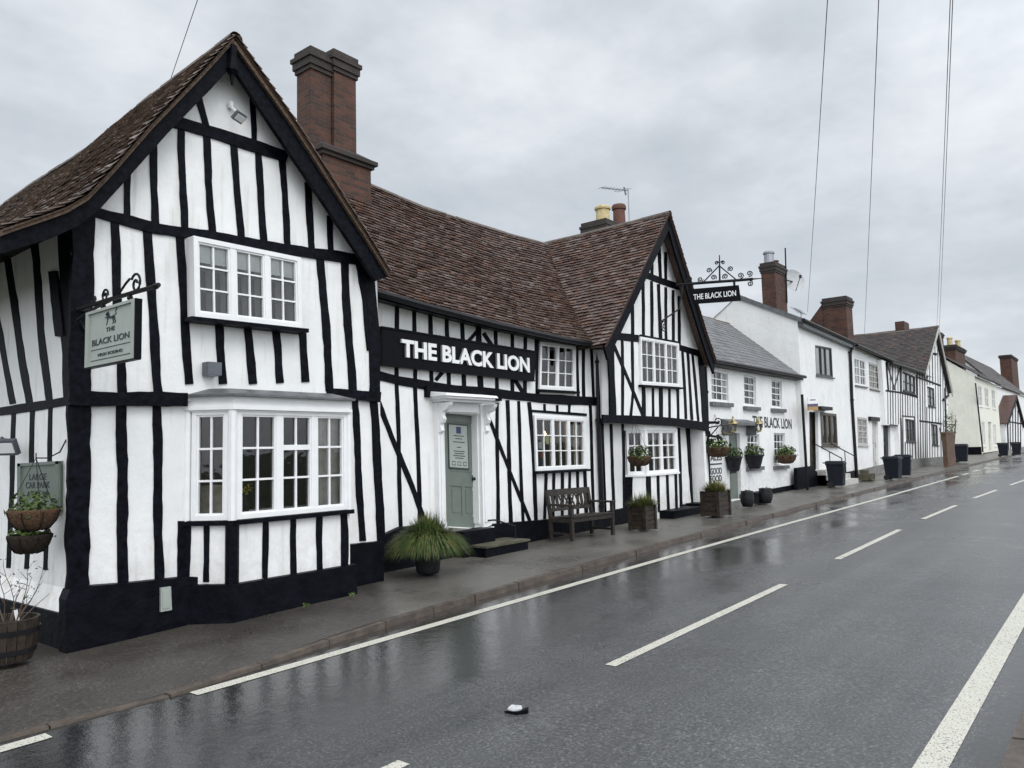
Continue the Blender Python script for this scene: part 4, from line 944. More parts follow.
for q in (qs['u1'], qs['u2'], qs['u3'], qs['l1'], qs['l2']):
    bm = BM(); (a, z), (b, z2) = W4.uz(*q[3]), W4.uz(*q[2]); box(bm, a - .1, b + .12, 9.0, 9.15, min(z, z2) - .12, min(z, z2) - .01); build('sill', bm, 'lead', cot)
bm = BM(); q = [W4.uz(*p) for p in qs['d']]
def d4(s, t, o): return W4.pt(q[3][0] + (q[2][0] - q[3][0]) * s, q[3][1] + (q[0][1] - q[3][1]) * t, o)
def d4b(s0, s1, t0, t1, o0, o1, mi=0): hexa(bm, [d4(s0, t0, o0), d4(s1, t0, o0), d4(s1, t1, o0), d4(s0, t1, o0)], [d4(s0, t0, o1), d4(s1, t0, o1), d4(s1, t1, o1), d4(s0, t1, o1)], mi)
d4b(-.03, 1.03, 0, 1.02, -.14, -.10)
for a in range(5): d4b(.02 + a * .195, .20 + a * .195, .02, .98, -.10, -.088)
dr = build('door', bm, 'sage', cot)
bm = BM(); d4b(.1, .9, .38, .42, -.088, -.082); d4b(.8, .9, .46, .5, -.088, -.05); build('door_handle', bm, 'iron', dr)
bm = BM(); a, b = W4.uz(720.5, 420)[0], W4.uz(747, 424)[0]; z = W4.uz(733, 424, .3)[1]
hexa(bm, [(a, 8.75, z - .03), (b, 8.75, z - .03), (b, 9.08, z - .03), (a, 9.08, z - .03)], [(a, 8.75, z + .05), (b, 8.75, z + .05), (b, 9.08, z + .16), (a, 9.08, z + .16)])
for x in (a + .05, b - .12): box(bm, x, x + .07, 8.8, 9.08, z - .32, z - .03)
build('door_canopy', bm, 'lead', cot)
bm = BM(); slab(bm, W4, [(743, 494), (805, 483), (805, 520), (743, 530)], -.05, .06); build('plinth', bm, 'tar', cot)
SE = 8.86
def f_sl(s, t): k = t / 3.42; x = 18.9 + s; return Vector((x, 11.45 - (11.45 - SE) * k, 6.47 - .02 * math.sin(x) + (4.27 - 6.47) * k))
r5 = roof(cot, f_sl, 8.55, 3.42, .32, .21, 'slate', lift=.014, jit=.6)
ridge_tiles(r5, [f_sl(.1, 0), f_sl(8.5, 0)], .09, .4)
bm = BM(); face(bm, [(18.9, 11.45, 6.45), (27.2, 11.45, 6.45), (27.2, 14.5, 4), (18.9, 14.5, 4)]); build('rear_roof', bm, 'slate', cot)
gutter(cot, [(19.3, SE - .04, 4.25), (27.45, SE - .04, 4.24)], .055)
bm = BM(); box(bm, 19.4, 27.4, SE + .02, 9.1, 4.13, 4.27); build('eaves_board', bm, 'iron', cot)
pipe(cot, [W4.at(705, 366, .1), W4.at(706.3, 392, .06), W4.at(709, 488, .06)], .05)
# painted words
t0_, t1_ = W4.uz(752.5, 421.5), W4.uz(791.5, 424.5)
bm = BM(); h = W4.uz(770, 415)[1] - W4.uz(770, 427.5)[1]
text(bm, 'THE BLACK LION', ((t0_[0] + t1_[0]) / 2, 9.096, (t0_[1] + t1_[1]) / 2 + .01), (1, 0, (t1_[1] - t0_[1]) / (t1_[0] - t0_[0])), (0, 0, 1), (0, -1, 0), width=t1_[0] - t0_[0], height=h * .86, ext=.004, bold=.02)
build('lettering', bm, 'ink', cot); bm = BM()
for s, y, hh in (('ALES', 457.5, 6.2), ('GOOD', 471, 6.6), ('FOOD', 478.5, 6.6)):
    c = W4.uz(716, y); w = W4.uz(721.7, y)[0] - W4.uz(710.3, y)[0]; h = W4.uz(716, y - hh / 2)[1] - W4.uz(716, y + hh / 2)[1]
    text(bm, s, (c[0], 9.096, c[1]), (1, 0, 0), (0, 0, 1), (0, -1, 0), width=w, height=h, ext=.004, bold=.02)
c = W4.uz(716, 464); box(bm, c[0] - .38, c[0] + .38, 9.094, 9.098, c[1] - .02, c[1] + .02)
build('lettering', bm, 'ink', cot)

# ================================================================== tall white house
h5 = thing('tall_white_house', 'tall white rendered house with blank gable rising over the slate roof', 'house', (30, 8.9, zp(30)))
W5 = YW(8.9); GX = 27.2
g5 = XW(GX); pk = g5.uz(738, 297); cr = g5.uz(796.5, 321)
wallpoly(h5, g5, [(8.9, 0), (8.9, cr[1]), pk, (13.4, cr[1] - .3), (13.4, 0)], uz=True, mat='render', back=0, o=.004)
q5 = {'u': [(815, 345), (831.5, 348), (833, 377.5), (816, 375)], 'w': [(820.5, 412), (836.5, 414), (838, 446), (822, 445.5)], 'd': [(809, 411), (818, 412), (819, 470), (810, 471)]}
X6 = W5.uz(853.5, 400)[0]
ev = [W5.uz(797, 321)[1], W5.uz(853, 345)[1]]
wallpoly(h5, W5, [(GX, 0), (X6, 0), (X6, ev[1]), (GX, ev[0])], [hole(W5, q) for q in q5.values()], uz=True, mat='render')
window(h5, W5, q5['u'], [(1, 1), (.8, 1), (1, 1)], 1, o=.0, fw=.045, frame='darkframe', room=.6, depth=.06, mull=.06, curtain=[(.03, .97)], sill='lead')
sh = window(h5, W5, q5['w'], [(1, 1), (1, 1), (1, 1)], 1, o=.02, fw=.09, frame='shutter', room=0, depth=.06, mull=.12, sill='shutter', label='ground floor window closed by brown wooden boards')
bm = BM(); qq = [W5.uz(*p) for p in q5['w']]
prism(bm, [W5.pt(u, z, -.035) for u, z in qq], [W5.pt(u, z, -.06) for u, z in qq]); build('shutter', bm, 'shutter', sh)
bm = BM(); qq = [W5.uz(*p, -.25) for p in q5['d']]; prism(bm, [W5.pt(u, z, -.25) for u, z in qq], [W5.pt(u, z, -.3) for u, z in qq])
a, b, c, d = qq; box(bm, d[0] + .15, c[0] - .15, 9.13, 9.15, d[1] + .3, d[1] + .9); box(bm, d[0] + .15, c[0] - .15, 9.13, 9.15, d[1] + 1.1, d[1] + 1.9); build('door', bm, 'shutter', h5)
bm = BM(); box(bm, d[0] - .05, c[0] + .25, 8.6, 9.1, a[1] + .02, a[1] + .14); build('door_canopy', bm, 'iron', h5)
bm = BM(); slab(bm, W5, [(797, 490), (797, 468), (812, 466), (822, 478), (857, 470), (857, 500), (797, 515)], -.05, .06); build('plinth', bm, 'tar', h5)
c = W5.uz(824, 472); zg = zp(29.5)
bm = BM()
for k, (xa_, ya_) in enumerate(((28.2, 8.55), (28.2, 8.25), (28.2, 7.98))): box(bm, xa_ + k * .0, xa_ + 1.9, ya_, 8.88, zg - .1, zg + .54 - k * .18)
build('doorstep', bm, ['step_white'], h5, label='pale worn steps up to the dark front door')
for xx in (28.25, 30.1): bm = BM(); tube(bm, [(xx, 8.0, zg), (xx, 8.0, zg + .95), (xx, 8.85, zg + 1.45), (xx, 8.88, zg + 1.45)], .022, 6); tube(bm, [(xx, 8.4, zg + .3), (xx, 8.4, zg + 1.2)], .016, 6); build('handrail', bm, 'iron', h5)
RY5, RZ5 = pk[0], pk[1]
def f5(s, t): k = t / 2.5; x = GX - .06 + s; e = ev[0] + (ev[1] - ev[0]) * min(1, s / (X6 - GX)); return Vector((x, RY5 + (8.72 - RY5) * k, RZ5 + .08 - .02 * s + (e + .05 - RZ5 + .02 * s - .08) * k))
r6 = roof(h5, f5, X6 - GX + .1, 2.5, .26, .2, 'tile_dark', lift=.02)
bm = BM(); face(bm, [(GX - .05, RY5, RZ5 + .05), (X6, RY5, RZ5), (X6, 13.5, 5.6), (GX - .05, 13.5, 5.6)]); build('rear_roof', bm, 'tile_dark', h5)
bm = BM(); hexa(bm, [(GX - .07, 8.7, cr[1] - .1), (GX + .1, 8.7, cr[1] - .1), (GX + .1, RY5, pk[1] - .08), (GX - .07, RY5, pk[1] - .08)], [(GX - .07, 8.7, cr[1] + .07), (GX + .1, 8.7, cr[1] + .07), (GX + .1, RY5, pk[1] + .09), (GX - .07, RY5, pk[1] + .09)]); build('verge', bm, 'lead', h5)
gutter(h5, [(GX - .1, 8.66, ev[0]), (X6, 8.66, ev[1] - .02)], .07)
bm = BM(); hexa(bm, [(GX, 8.7, ev[0] - .2), (X6, 8.7, ev[1] - .22), (X6, 8.9, ev[1] - .22), (GX, 8.9, ev[0] - .2)], [(GX, 8.7, ev[0] + .0), (X6, 8.7, ev[1] - .03), (X6, 8.9, ev[1] - .03), (GX, 8.9, ev[0])]); build('eaves_board', bm, 'lead', h5)
wc = YW(10.55); xa, xb = wc.uz(776.3, 300)[0], wc.uz(787, 300)[0]; zt_ = wc.uz(780, 264)[1]
chimney(h5, [(xa, xb, 10.55, 11.1, 6.3, zt_)], pots=[((xa + xb) / 2 - .2, 10.9, zt_ - .03, .2, .55, 'grey_metal'), ((xa + xb) / 2 + .25, 10.8, zt_ - .03, .12, .25, 'pot_red')], corb=.05)
# ================================================================== neighbouring plain white house
h6 = thing('plain_white_house', 'plain white terraced house with small leaded windows and big brown chimney stack', 'house', (37, 8.9, zp(37)))
W6 = YW(8.9); X7 = W6.uz(886.5, 400)[0]; X7e = W6.uz(899.5, 440)[0]
q6 = {'u1': [(853.5, 356.5), (865.5, 360), (866.5, 387), (855, 385)], 'u2': [(868.5, 362), (880.5, 366), (881, 391), (869.5, 388.5)], 'l1': [(857, 417), (867, 418.5), (867.8, 445.5), (858, 445)],
      'd1': [(872, 421), (878, 422), (878.8, 466), (873, 467)], 'd2': [(883, 423), (890, 424), (891, 462), (884, 463)]}
ev6 = [W6.uz(856, 347)[1], W6.uz(887, 361)[1]]
X6b = X6 + .01
h6r = {k: hole(W6, q) for k, q in q6.items()}
wallpoly(h6, W6, [(X6b, 0), (X7e, 0), (X7e, ev6[1] - .5), (X6b + (X7e - X6b) * .7, ev6[1] + .0), (X6b, ev6[0])], list(h6r.values()), uz=True, mat='render')
window(h6, W6, q6['u1'], [(1, 2), (1, 2)], 3, o=.0, fw=.07, room=.5, depth=.06, bar=.035, curtain=[(.05, .5)], sill='lead'); window(h6, W6, q6['u2'], [(1, 3), (1, 3)], 4, o=.0, fw=.07, frame='step_white', room=.5, depth=.06, bar=.045, curtain=[(.05, .95)], sill='lead')
window(h6, W6, q6['l1'], [(1, 3), (1, 3)], 4, o=.0, fw=.07, frame='step_white', room=.5, depth=.06, bar=.045, curtain=[(.05, .95)], sill='step_white')
for k, mt in (('d1', 'step_white'), ('d2', 'iron')):
    bm = BM(); qq = [W6.uz(*p, -.12) for p in q6[k]]; prism(bm, [W6.pt(u, z, -.12) for u, z in qq], [W6.pt(u, z, -.2) for u, z in qq])
    a, b, c, d = qq; w = c[0] - d[0]
    for t0, t1 in ((.1, .42), (.52, .92)): box(bm, d[0] + w * .2, d[0] + w * .8, 9.0, 9.03, d[1] + (a[1] - d[1]) * t0, d[1] + (a[1] - d[1]) * t1)
    box(bm, d[0] + w * .1, d[0] + w * .18, 8.96, 9.02, d[1] + 1.0, d[1] + 1.1); build('door', bm, mt, h6, label='pale front door under a dark lintel' if k == 'd1' else 'black front door near the timbered end')
bm = BM(); slab(bm, W6, [(871, 416.5), (880, 417.5), (880, 421.5), (871, 420.5)], -.02, .12); build('door_canopy', bm, 'iron', h6)
bm = BM(); slab(bm, W6, [(855, 471), (890, 463), (890, 490), (855, 500)], -.05, .06); build('plinth', bm, 'stone', h6)
def f6(s, t): k = t / 2.7; x = X6 + s; e = ev6[0] + (ev6[1] - ev6[0]) * min(1.4, s / (X7 - X6)); return Vector((x, 11.0 + (8.70 - 11.0) * k, e + 1.05 * (1 - k)))
r7 = roof(h6, f6, X7 - X6 + 1.0, 2.7, .26, .2, 'tile_dark', lift=.02)
bm = BM(); face(bm, [(X6, 11, ev6[0] + 1), (X7 + 1, 11, ev6[1] + 1), (X7 + 1, 13.4, 5.2), (X6, 13.4, 5.2)]); build('rear_roof', bm, 'tile_dark', h6)
gutter(h6, [(X6, 8.64, ev6[0] - .02), (X7 + 1.0, 8.64, ev6[1] - .04)], .07)
pipe(h6, [W6.at(853, 346, .2), W6.at(850.3, 352, .08), W6.at(852, 400, .06), W6.at(857, 480, .06)], .06)
wc = XW(34.2); ya, yb = wc.uz(847, 320)[0], wc.uz(824, 320)[0]; zt_ = wc.uz(836, 297)[1]
chimney(h6, [(34.2, 35.1, ya, yb, 5.8, zt_)], corb=.06)
bm = BM(); prism(bm, [(34.25, yb, 8.0), (34.25, yb + 1.0, 6.8), (34.25, yb, 6.4)], [(35.05, yb, 8.0), (35.05, yb + 1.0, 6.8), (35.05, yb, 6.4)]); build('chimney_shoulder', bm, 'brick', h6)
# ================================================================== far timbered house
h7 = thing('grey_timbered_house', 'old house of closely set grey timbers with steep dark tiled gable', 'house', (46, 8.7, zp(46)))
W7 = YW(8.7); RELIEF[W7] = .28; Xa, Xb = W7.uz(885.5, 420)[0], W7.uz(946.5, 430)[0]
gp = W7.uz(933.5, 328); gl7 = W7.uz(920, 372); gr7 = W7.uz(947.5, 392)
zev = W7.uz(886, 361)[1]
q7 = {'a': [(902.5, 371), (915, 376.5), (915.6, 395), (902.8, 390.5)], 'b': [(905, 418.5), (914, 420), (914.8, 442), (906, 441)], 'c': [(927, 386), (934, 388.5), (934.8, 407), (928, 406)], 'd': [(930.8, 423.5), (937.5, 425), (938.3, 445.5), (931.8, 444.5)]}
XA2, ZA2 = W7.uz(898, 425.5); wallpoly(h7, W7, [(XA2, 0), (Xb, 0), (gr7[0], gr7[1]), gp, (gl7[0], gl7[1]), (gl7[0] - .3, zev - .12), (Xa, zev), (Xa, ZA2), (XA2, ZA2)], [hole(W7, q) for q in q7.values()], uz=True, mat='plaster')
for k in q7: window(h7, W7, q7[k], [(1, 1), (1, 1)] if k in 'cd' else [(1, 1), (1, 1), (1, 1)], 2, o=.0, fw=.055, frame='grey_timber', room=.5, depth=.06, bar=.04, mull=.06, sill='grey_timber', curtain=[(.05, .95)])
def inq(x, y):
    for q in q7.values():
        if q[0][0] - .6 < x < q[2][0] + .6 and q[0][1] - .5 < y < q[2][1] + .5: return True
    return False
x = 887.5
while x < 946:
    ytop = 362 + (x - 887) * .33 if x < 920 else 376 - (x - 920) * (48 / 13.5) if x < 933.5 else 330 + (x - 933.5) * (62 / 14)
    ytop = max(ytop, 331); ybot = 466 - (x - 887) * .12 if x > 898.3 else 424.5
    seg = []; y = ytop
    cuts = sorted((q[0][1] - 1, q[3][1] + 1) for q in q7.values() if q[0][0] - .3 < x < q[1][0] + .3)
    for a, b in cuts:
        if a > y + 3: seg.append((y, a))
        y = max(y, b)
    seg.append((y, ybot))
    for a, b in seg:
        if b - a > 4: beam(h7, 'stud', W7, [(x, a), (x + (b - a) * .012, b)], random.choice((.7, .85, 1.05)), .03, 'grey_timber', .2)
    x += random.uniform(2.2, 2.8)
for pts, w in (([(886, 390.5), (901, 392.5), (917.6, 397)], 1.7), ([(916.6, 377), (926, 380), (941, 385.7)], 1.8), ([(928, 352.5), (937, 354.4)], 2.4), ([(890, 424.7), (898, 425.7)], 1.4), ([(902, 415.8), (915, 417)], 1.4), ([(919.6, 420.8), (942, 423.8)], 1.7), ([(897, 462), (947, 458)], 1.4)):
    beam(h7, 'rail', W7, pts, w, .06, 'grey_timber' if w < 1.6 else 'timber', .2)
for pts, w in (([(886.5, 362), (888.5, 390)], 1.6), ([(901, 366), (901.5, 392)], 1.6), ([(916.7, 375), (917.4, 398)], 1.6), ([(945, 388), (947, 459)], 1.6), ([(914.8, 418), (916, 460)], 1.3), ([(901, 418), (903, 462)], 1.5)): beam(h7, 'corner_post', W7, pts, w, .06, 'grey_timber' if w < 1.6 else 'timber', .2)
for pts in ([(900, 368), (894, 390)], [(888, 366), (895, 390)], [(940, 428), (946, 457)]): beam(h7, 'brace', W7, pts, 1.3, .05, 'grey_timber', .2)
bm = BM(); slab(bm, W7, [(897.5, 460), (947, 456.5), (947.5, 490), (897.5, 490)], -.05, .16); build('plinth', bm, 'stone', h7)
P7L = prof_fn([(gp[0], gp[1] + .1), (gl7[0] - .1, gl7[1] - .05)]); P7R = prof_fn([(gp[0], gp[1] + .1), (gr7[0] + .1, gr7[1] - .05)])
def f7l(s, t): x, z = P7L[0](t); y = 8.42 + s; return Vector((x, y, z - .08 * math.sin(s * .6)))
def f7r(s, t): x, z = P7R[0](t); y = 8.42 + s; return Vector((x, y, z))
r8 = roof(h7, f7l, 5.4, P7L[1], .26, .17, 'tile_dark', lift=.03); r9 = roof(h7, f7r, 5.4, P7R[1], .3, .25, 'tile_dark', lift=.03)
ridge_tiles(r8, [f7l(0, 0), f7l(2.5, 0), f7l(5.4, 0)], .11, .4)
def f7m(s, t): k = t / 2.9; x = Xa + .8 + s; e = zev - .02 * s - .05; return Vector((x, 11.2 + (8.5 - 11.2) * k, e + 1.1 * (1 - k)))
roof(h7, f7m, gl7[0] - Xa + 1.2, 2.9, .26, .2, 'tile_dark', lift=.02)
gutter(h7, [(Xa + .8, 8.46, zev - .1), (gl7[0] - .1, 8.46, gl7[1] - .1)], .07)
bm = BM()
for a, b in ((gp, gr7), (gp, gl7)):
    qv = [(a[0], a[1] + .08), (b[0], b[1] - .05), (b[0], b[1] - .3), (a[0], a[1] - .25)]; prism(bm, [(u, 8.42, z) for u, z in qv], [(u, 8.47, z) for u, z in qv])
build('bargeboard', bm, 'step_white', h7)
pipe(h7, [W7.at(948.5, 393, .2), W7.at(948, 396, .1), W7.at(943.5, 400, .08)], .07)
bm = BM(); box(bm, Xb - .1, Xb, 8.8, 13.5, 0, 5); face(bm, [(gl7[0], 13.8, 5), (gr7[0], 13.8, 4.8), (gp[0], 13.8, gp[1])]); build('wall', bm, 'plaster', h7)
wc = YW(12.2); a, b = wc.uz(937, 335)[0], wc.uz(943, 335)[0]
chimney(h7, [(a, b, 12.2, 13, 5, wc.uz(938, 331)[1])], corb=.08)
wc = YW(12.4); a, b = wc.uz(904, 325)[0], wc.uz(909, 325)[0]
bm = BM(); box(bm, a, b, 12.4, 13, 7, wc.uz(906, 322)[1]); build('chimney', bm, 'brick', h7)
# ================================================================== cream house
h8 = thing('cream_house', 'pale cream rendered house with blank gable, black plinth and brick chimney', 'house', (70, 8.6, zp(70)))
g8 = XW(64); W8 = YW(8.6); c8 = g8.uz(975, 376)[1]; slope8 = (g8.uz(948, 361)[1] - c8) / (g8.uz(948, 361)[0] - 8.6)
RY8 = 11.4; RZ8 = c8 + slope8 * (RY8 - 8.6)
wallpoly(h8, g8, [(8.6, 0), (8.6, c8), (RY8, RZ8), (14.2, c8), (14.2, 0)], uz=True, mat='cream', back=0, o=.004)
X9 = W8.uz(999.5, 420)[0]
q8 = [[(977.3, 385), (981.5, 386.5), (982.6, 407), (978.4, 406)], [(984.2, 387), (988, 388.5), (989, 408), (985.3, 407)], [(991.3, 389), (995, 390.3), (995.8, 409.5), (992.2, 408.5)], [(981.3, 421), (984.8, 421.5), (985.7, 446), (982.4, 446)], [(993, 424), (996, 424.5), (996.7, 446), (993.8, 446)]]
q8d = [(988, 421.5), (991.3, 422), (992.2, 451), (989, 451.5)]
wallpoly(h8, W8, [(64, 0), (X9, 0), (X9, c8 - .1), (64, c8)], [hole(W8, q) for q in q8 + [q8d]], uz=True, mat='cream')
for q in q8: window(h8, W8, q, [(1, 1), (1, 1)], 2, o=-.02, fw=.08, room=.5, depth=.06, bar=.05, curtain=[(.05, .95)], sill='white')
bm = BM(); qq = [W8.uz(*p, -.1) for p in q8d]; prism(bm, [W8.pt(u, z, -.1) for u, z in qq], [W8.pt(u, z, -.16) for u, z in qq]); a, b, c, d = qq; box(bm, d[0] + .2, c[0] - .2, 8.66, 8.69, d[1] + 1.1, a[1] - .2); build('door', bm, 'step_white', h8)
bm = BM(); slab(bm, W8, [(983.5, 453), (1001, 450.5), (1001, 462), (983.5, 470)], -.05, .05); build('plinth', bm, 'tar', h8)
bm = BM(); box(bm, 63.94, 64.1, 8.55, 14, 0, zp(64) + .55); build('plinth', bm, 'tar', h8)
def f8(s, t): k = t / 3.5; return Vector((63.9 + s, RY8 + (8.42 - RY8) * k, RZ8 + .1 + (c8 - .02 - RZ8) * k))
roof(h8, f8, X9 - 63.8, 3.5, .35, .3, 'tile_dark', lift=.02)
bm = BM(); face(bm, [(63.9, RY8, RZ8 + .05), (X9, RY8, RZ8 + .05), (X9, 14.3, c8), (63.9, 14.3, c8)]); build('rear_roof', bm, 'tile_dark', h8)
gutter(h8, [(63.9, 8.36, c8 + .0), (X9 + .1, 8.36, c8 - .05)], .08); pipe(h8, [W8.at(975.5, 383, .05), W8.at(983, 452, .05)], .045)
wc = YW(10.9); a, b = wc.uz(956, 360)[0], wc.uz(972, 360)[0]; zt_ = wc.uz(958, 346)[1]; wp = [wc.uz(957.5, 340), wc.uz(966, 340)]
chimney(h8, [(a, a + (b - a) * .55, 10.9, 11.7, 7, zt_)], pots=[(wp[0][0] - .5, 11.4, zt_ - .02, .21, .75, 'pot_cream'), (a + (b - a) * .42, 11.2, zt_ - .02, .21, .75, 'pot_cream')], corb=.12)
# ================================================================== last house and its timbered outbuilding
h9 = thing('white_house_with_big_chimney', 'distant white house with dark brown roof and a large square brick chimney', 'house', (84, 9.2, zp(84)))
W9 = YW(9.2); a9 = W9.uz(996, 400)[0]
RZ9 = YW(12.4).uz(998, 371)[1]; gx9 = XW(a9); k0 = gx9.uz(1013, 391)
wallpoly(h9, W9, [(a9, 0), (a9 + 26, 0), (a9 + 26, 6.6), (a9, 6.6)], uz=True, mat='render')
wallpoly(h9, gx9, [(9.2, 0), (9.2, 6.6), (12.4, RZ9 - .1), (15.5, 6.6), (15.5, 0)], uz=True, mat='render', back=0, o=.004)
def f9(s, t): k = t / 4.9; return Vector((a9 - .2 + s, 12.4 + (9.0 - 12.4) * k, RZ9 + (6.6 - RZ9) * k))
roof(h9, f9, 26, 4.9, .4, .3, 'tile_dark', lift=.03)
bm = BM(); face(bm, [(a9, 12.4, RZ9 - .05), (a9 + 26, 12.4, RZ9 - .05), (a9 + 26, 15.6, 6.6), (a9, 15.6, 6.6)]); build('rear_roof', bm, 'tile_red', h9)
wc = YW(11.0); a, b = wc.uz(1012, 370)[0], wc.uz(1018, 370)[0]
chimney(h9, [(a, b, 11, 12.2, 7, wc.uz(1007, 352)[1])], corb=.1)
W10 = YW(8.3); RELIEF[W10] = .25; b10 = [W10.uz(1007, 450)[0], W10.uz(1025, 450)[0]]; e10 = W10.uz(1007, 423)[1]; a10 = W10.uz(1014.5, 396)
h10 = thing('timbered_outbuilding', 'small timbered outbuilding with red tiled gable roof at the far end of the street', 'outbuilding', ((b10[0] + b10[1]) / 2, 8.3, zp(b10[0])))
wallpoly(h10, W10, [(b10[0], 0), (b10[1], 0), (b10[1], e10 - .2), a10, (b10[0], e10)], uz=True, mat='plaster')
wallpoly(h10, XW(b10[0]), [(8.3, 0), (8.3, e10), (9.3, e10), (9.3, 0)], uz=True, mat='plaster', back=0, o=.004)
for x in (1010.2, 1012.8, 1015.4, 1018, 1020.6): beam(h10, 'stud', W10, [(x, 401 + abs(x - 1014.5) * 2.6), (x + .3, 453)], 1.1, .04, 'timber', .1)
beam(h10, 'rail', W10, [(1007, 421.5), (1024, 424)], 1.4, .06, 'timber', .1); beam(h10, 'corner_post', W10, [(1007.6, 422), (1008.6, 453)], 1.6, .05, 'timber', .1)
P10 = prof_fn([(a10[0], a10[1] + .1), (b10[0] - .2, e10 - .05)]); P10R = prof_fn([(a10[0], a10[1] + .1), (b10[1] + .2, e10 - .3)])
roof(h10, lambda s, t: Vector((P10[0](t)[0], 8.1 + s, P10[0](t)[1])), 2.6, P10[1], .3, .25, 'tile_red', lift=.03, nrows=None); roof(h10, lambda s, t: Vector((P10R[0](t)[0], 8.1 + s, P10R[0](t)[1])), 2.6, P10R[1], .4, .3, 'tile_red', lift=.03)
bm = BM()
for e in ((b10[0] - .2, e10 - .05), (b10[1] + .2, e10 - .3)):
    qv = [(a10[0], a10[1] + .08), e, (e[0], e[1] - .3), (a10[0], a10[1] - .25)]; prism(bm, [(u, 8.08, z) for u, z in qv], [(u, 8.14, z) for u, z in qv])
build('bargeboard', bm, 'timber', h10)

# ================================================================== signs
# fascia
fa = thing('fascia_sign', 'long black board with raised white lettering above the sage door', 'sign', WH.at(458, 380, .1), None)
bm = BM(); slab(bm, WH, [(382.5, 327), (536, 351.5), (534.5, 381), (382.5, 365)], .05, .12); slab(bm, WH, [(382, 326), (536.6, 351), (536.5, 352.5), (382, 327.8)], .05, .14); slab(bm, WH, [(382, 364), (535.2, 380.2), (535, 381.5), (382, 365.5)], .05, .14); build('board', bm, 'sign_black', fa)
bm = BM(); c0, c1 = WH.uz(400, 348, .12), WH.uz(528, 365.5, .12); ux = Vector((c1[0] - c0[0], 0, c1[1] - c0[1])).normalized()
hh = WH.uz(464, 348, .12)[1] - WH.uz(464, 365, .12)[1]
text(bm, 'THE BLACK LION', Vector(((c0[0] + c1[0]) / 2, 8.879, (c0[1] + c1[1]) / 2)), ux, (0, 0, 1), (0, -1, 0), width=(c1[0] - c0[0]), height=hh * .97, ext=.04, bold=.036, mi=0, mside=1)
build('lettering', bm, ['letter', 'letter_shade'], fa)
for i, (px, py, tx) in enumerate(((443, 315, 'left'), (490, 327, 'right'))):
    c = WH.at(px, py, .14); lt = thing('sign_light', 'small round downlight above the %s part of the long black fascia board' % tx, 'light', c, 'downlights above the fascia board')
    bm = BM(); lathe(bm, c, [(.10, -.02), (.115, 0), (.10, .03), (.03, .05)], 14); build('lamp_head', bm, 'grey_metal', lt); bm = BM(); tube(bm, [c + Vector((0, 0, .04)), c + Vector((0, .04, .1)), c + Vector((0, .13, .1))], .014, 6); build('arm', bm, 'iron', lt)
# corner hanging sign
def lion(bm, c, u, v, n, s, th=.004, mi=0):
    c, u, v, n = Vector(c), Vector(u), Vector(v), Vector(n)
    def poly(pts): prism(bm, [c + u * x * s + v * y * s + n * th for x, y in pts], [c + u * x * s + v * y * s for x, y in pts], mi)
    def stroke(pts, w):
        for i in range(len(pts) - 1):
            a, b = Vector((*pts[i], 0)), Vector((*pts[i + 1], 0)); t = (b - a).normalized(); k = Vector((-t.y, t.x, 0)); w0, w1 = w[i] / 2, w[i + 1] / 2
            poly([tuple((a + k * w0)[:2]), tuple((b + k * w1 + t * w1 * .3)[:2]), tuple((b - k * w1 + t * w1 * .3)[:2]), tuple((a - k * w0)[:2])])
    stroke([(-.26, .12), (-.05, .05), (.16, .02), (.36, .08)], [.20, .15, .12, .17]); stroke([(-.30, .18), (-.38, .32)], [.24, .22]); stroke([(-.38, .34), (-.50, .27)], [.16, .08]); stroke([(-.34, .44), (-.24, .30), (-.18, .14)], [.08, .16, .1])
    stroke([(-.30, .08), (-.34, -.16), (-.44, -.36)], [.12, .07, .06]); stroke([(-.28, .14), (-.46, .08), (-.60, .14)], [.10, .06, .06]); stroke([(.30, .06), (.26, -.14), (.34, -.26), (.24, -.38)], [.16, .10, .06, .06]); stroke([(.40, .04), (.46, -.16), (.54, -.26), (.46, -.38)], [.14, .09, .06, .06])
    stroke([(.44, .12), (.58, .20), (.52, .38), (.66, .50)], [.05, .05, .05, .10])
XS1 = 3.20; WS1 = XW(XS1); WS1.d = Vector((0, -1, 0)); WS1.P = Vector((XS1, 0, 0))
q1 = [WS1.uz(*p) for p in ((87, 311.5), (136, 298.6), (131.6, 359.5), (83, 367))]
hs = thing('hanging_sign', 'sage green hanging sign with a dark lion on the inn corner', 'sign', WS1.pt(*q1[0]), 'signs hung on iron brackets')
ua, ub = (q1[0][0] + q1[3][0]) / 2, (q1[1][0] + q1[2][0]) / 2; za, zb = (q1[2][1] + q1[3][1]) / 2, (q1[0][1] + q1[1][1]) / 2
def S(u, z, o=0): return WS1.pt(ua + (ub - ua) * u, za + (zb - za) * z, o)
def sbox(bm, u0, u1, z0, z1, o0, o1, mi=0): hexa(bm, [S(u0, z0, o0), S(u1, z0, o0), S(u1, z1, o0), S(u0, z1, o0)], [S(u0, z0, o1), S(u1, z0, o1), S(u1, z1, o1), S(u0, z1, o1)], mi)
bm = BM(); sbox(bm, .03, .97, .03, .97, -.06, -.02, 0); build('panel', bm, 'sage_sign', hs)
bm = BM()
for a in ((0, 1, 0, .05), (0, 1, .95, 1), (0, .06, .05, .95), (.94, 1, .05, .95)): sbox(bm, *a, -.062, .0)
build('frame', bm, 'sage_sign', hs)
bm = BM(); sbox(bm, 1.0, 1.015, -.0, 1.0, -.065, -.003); sbox(bm, -.01, 1.01, -.02, -.002, -.065, -.003); build('edge', bm, 'sign_black', hs)
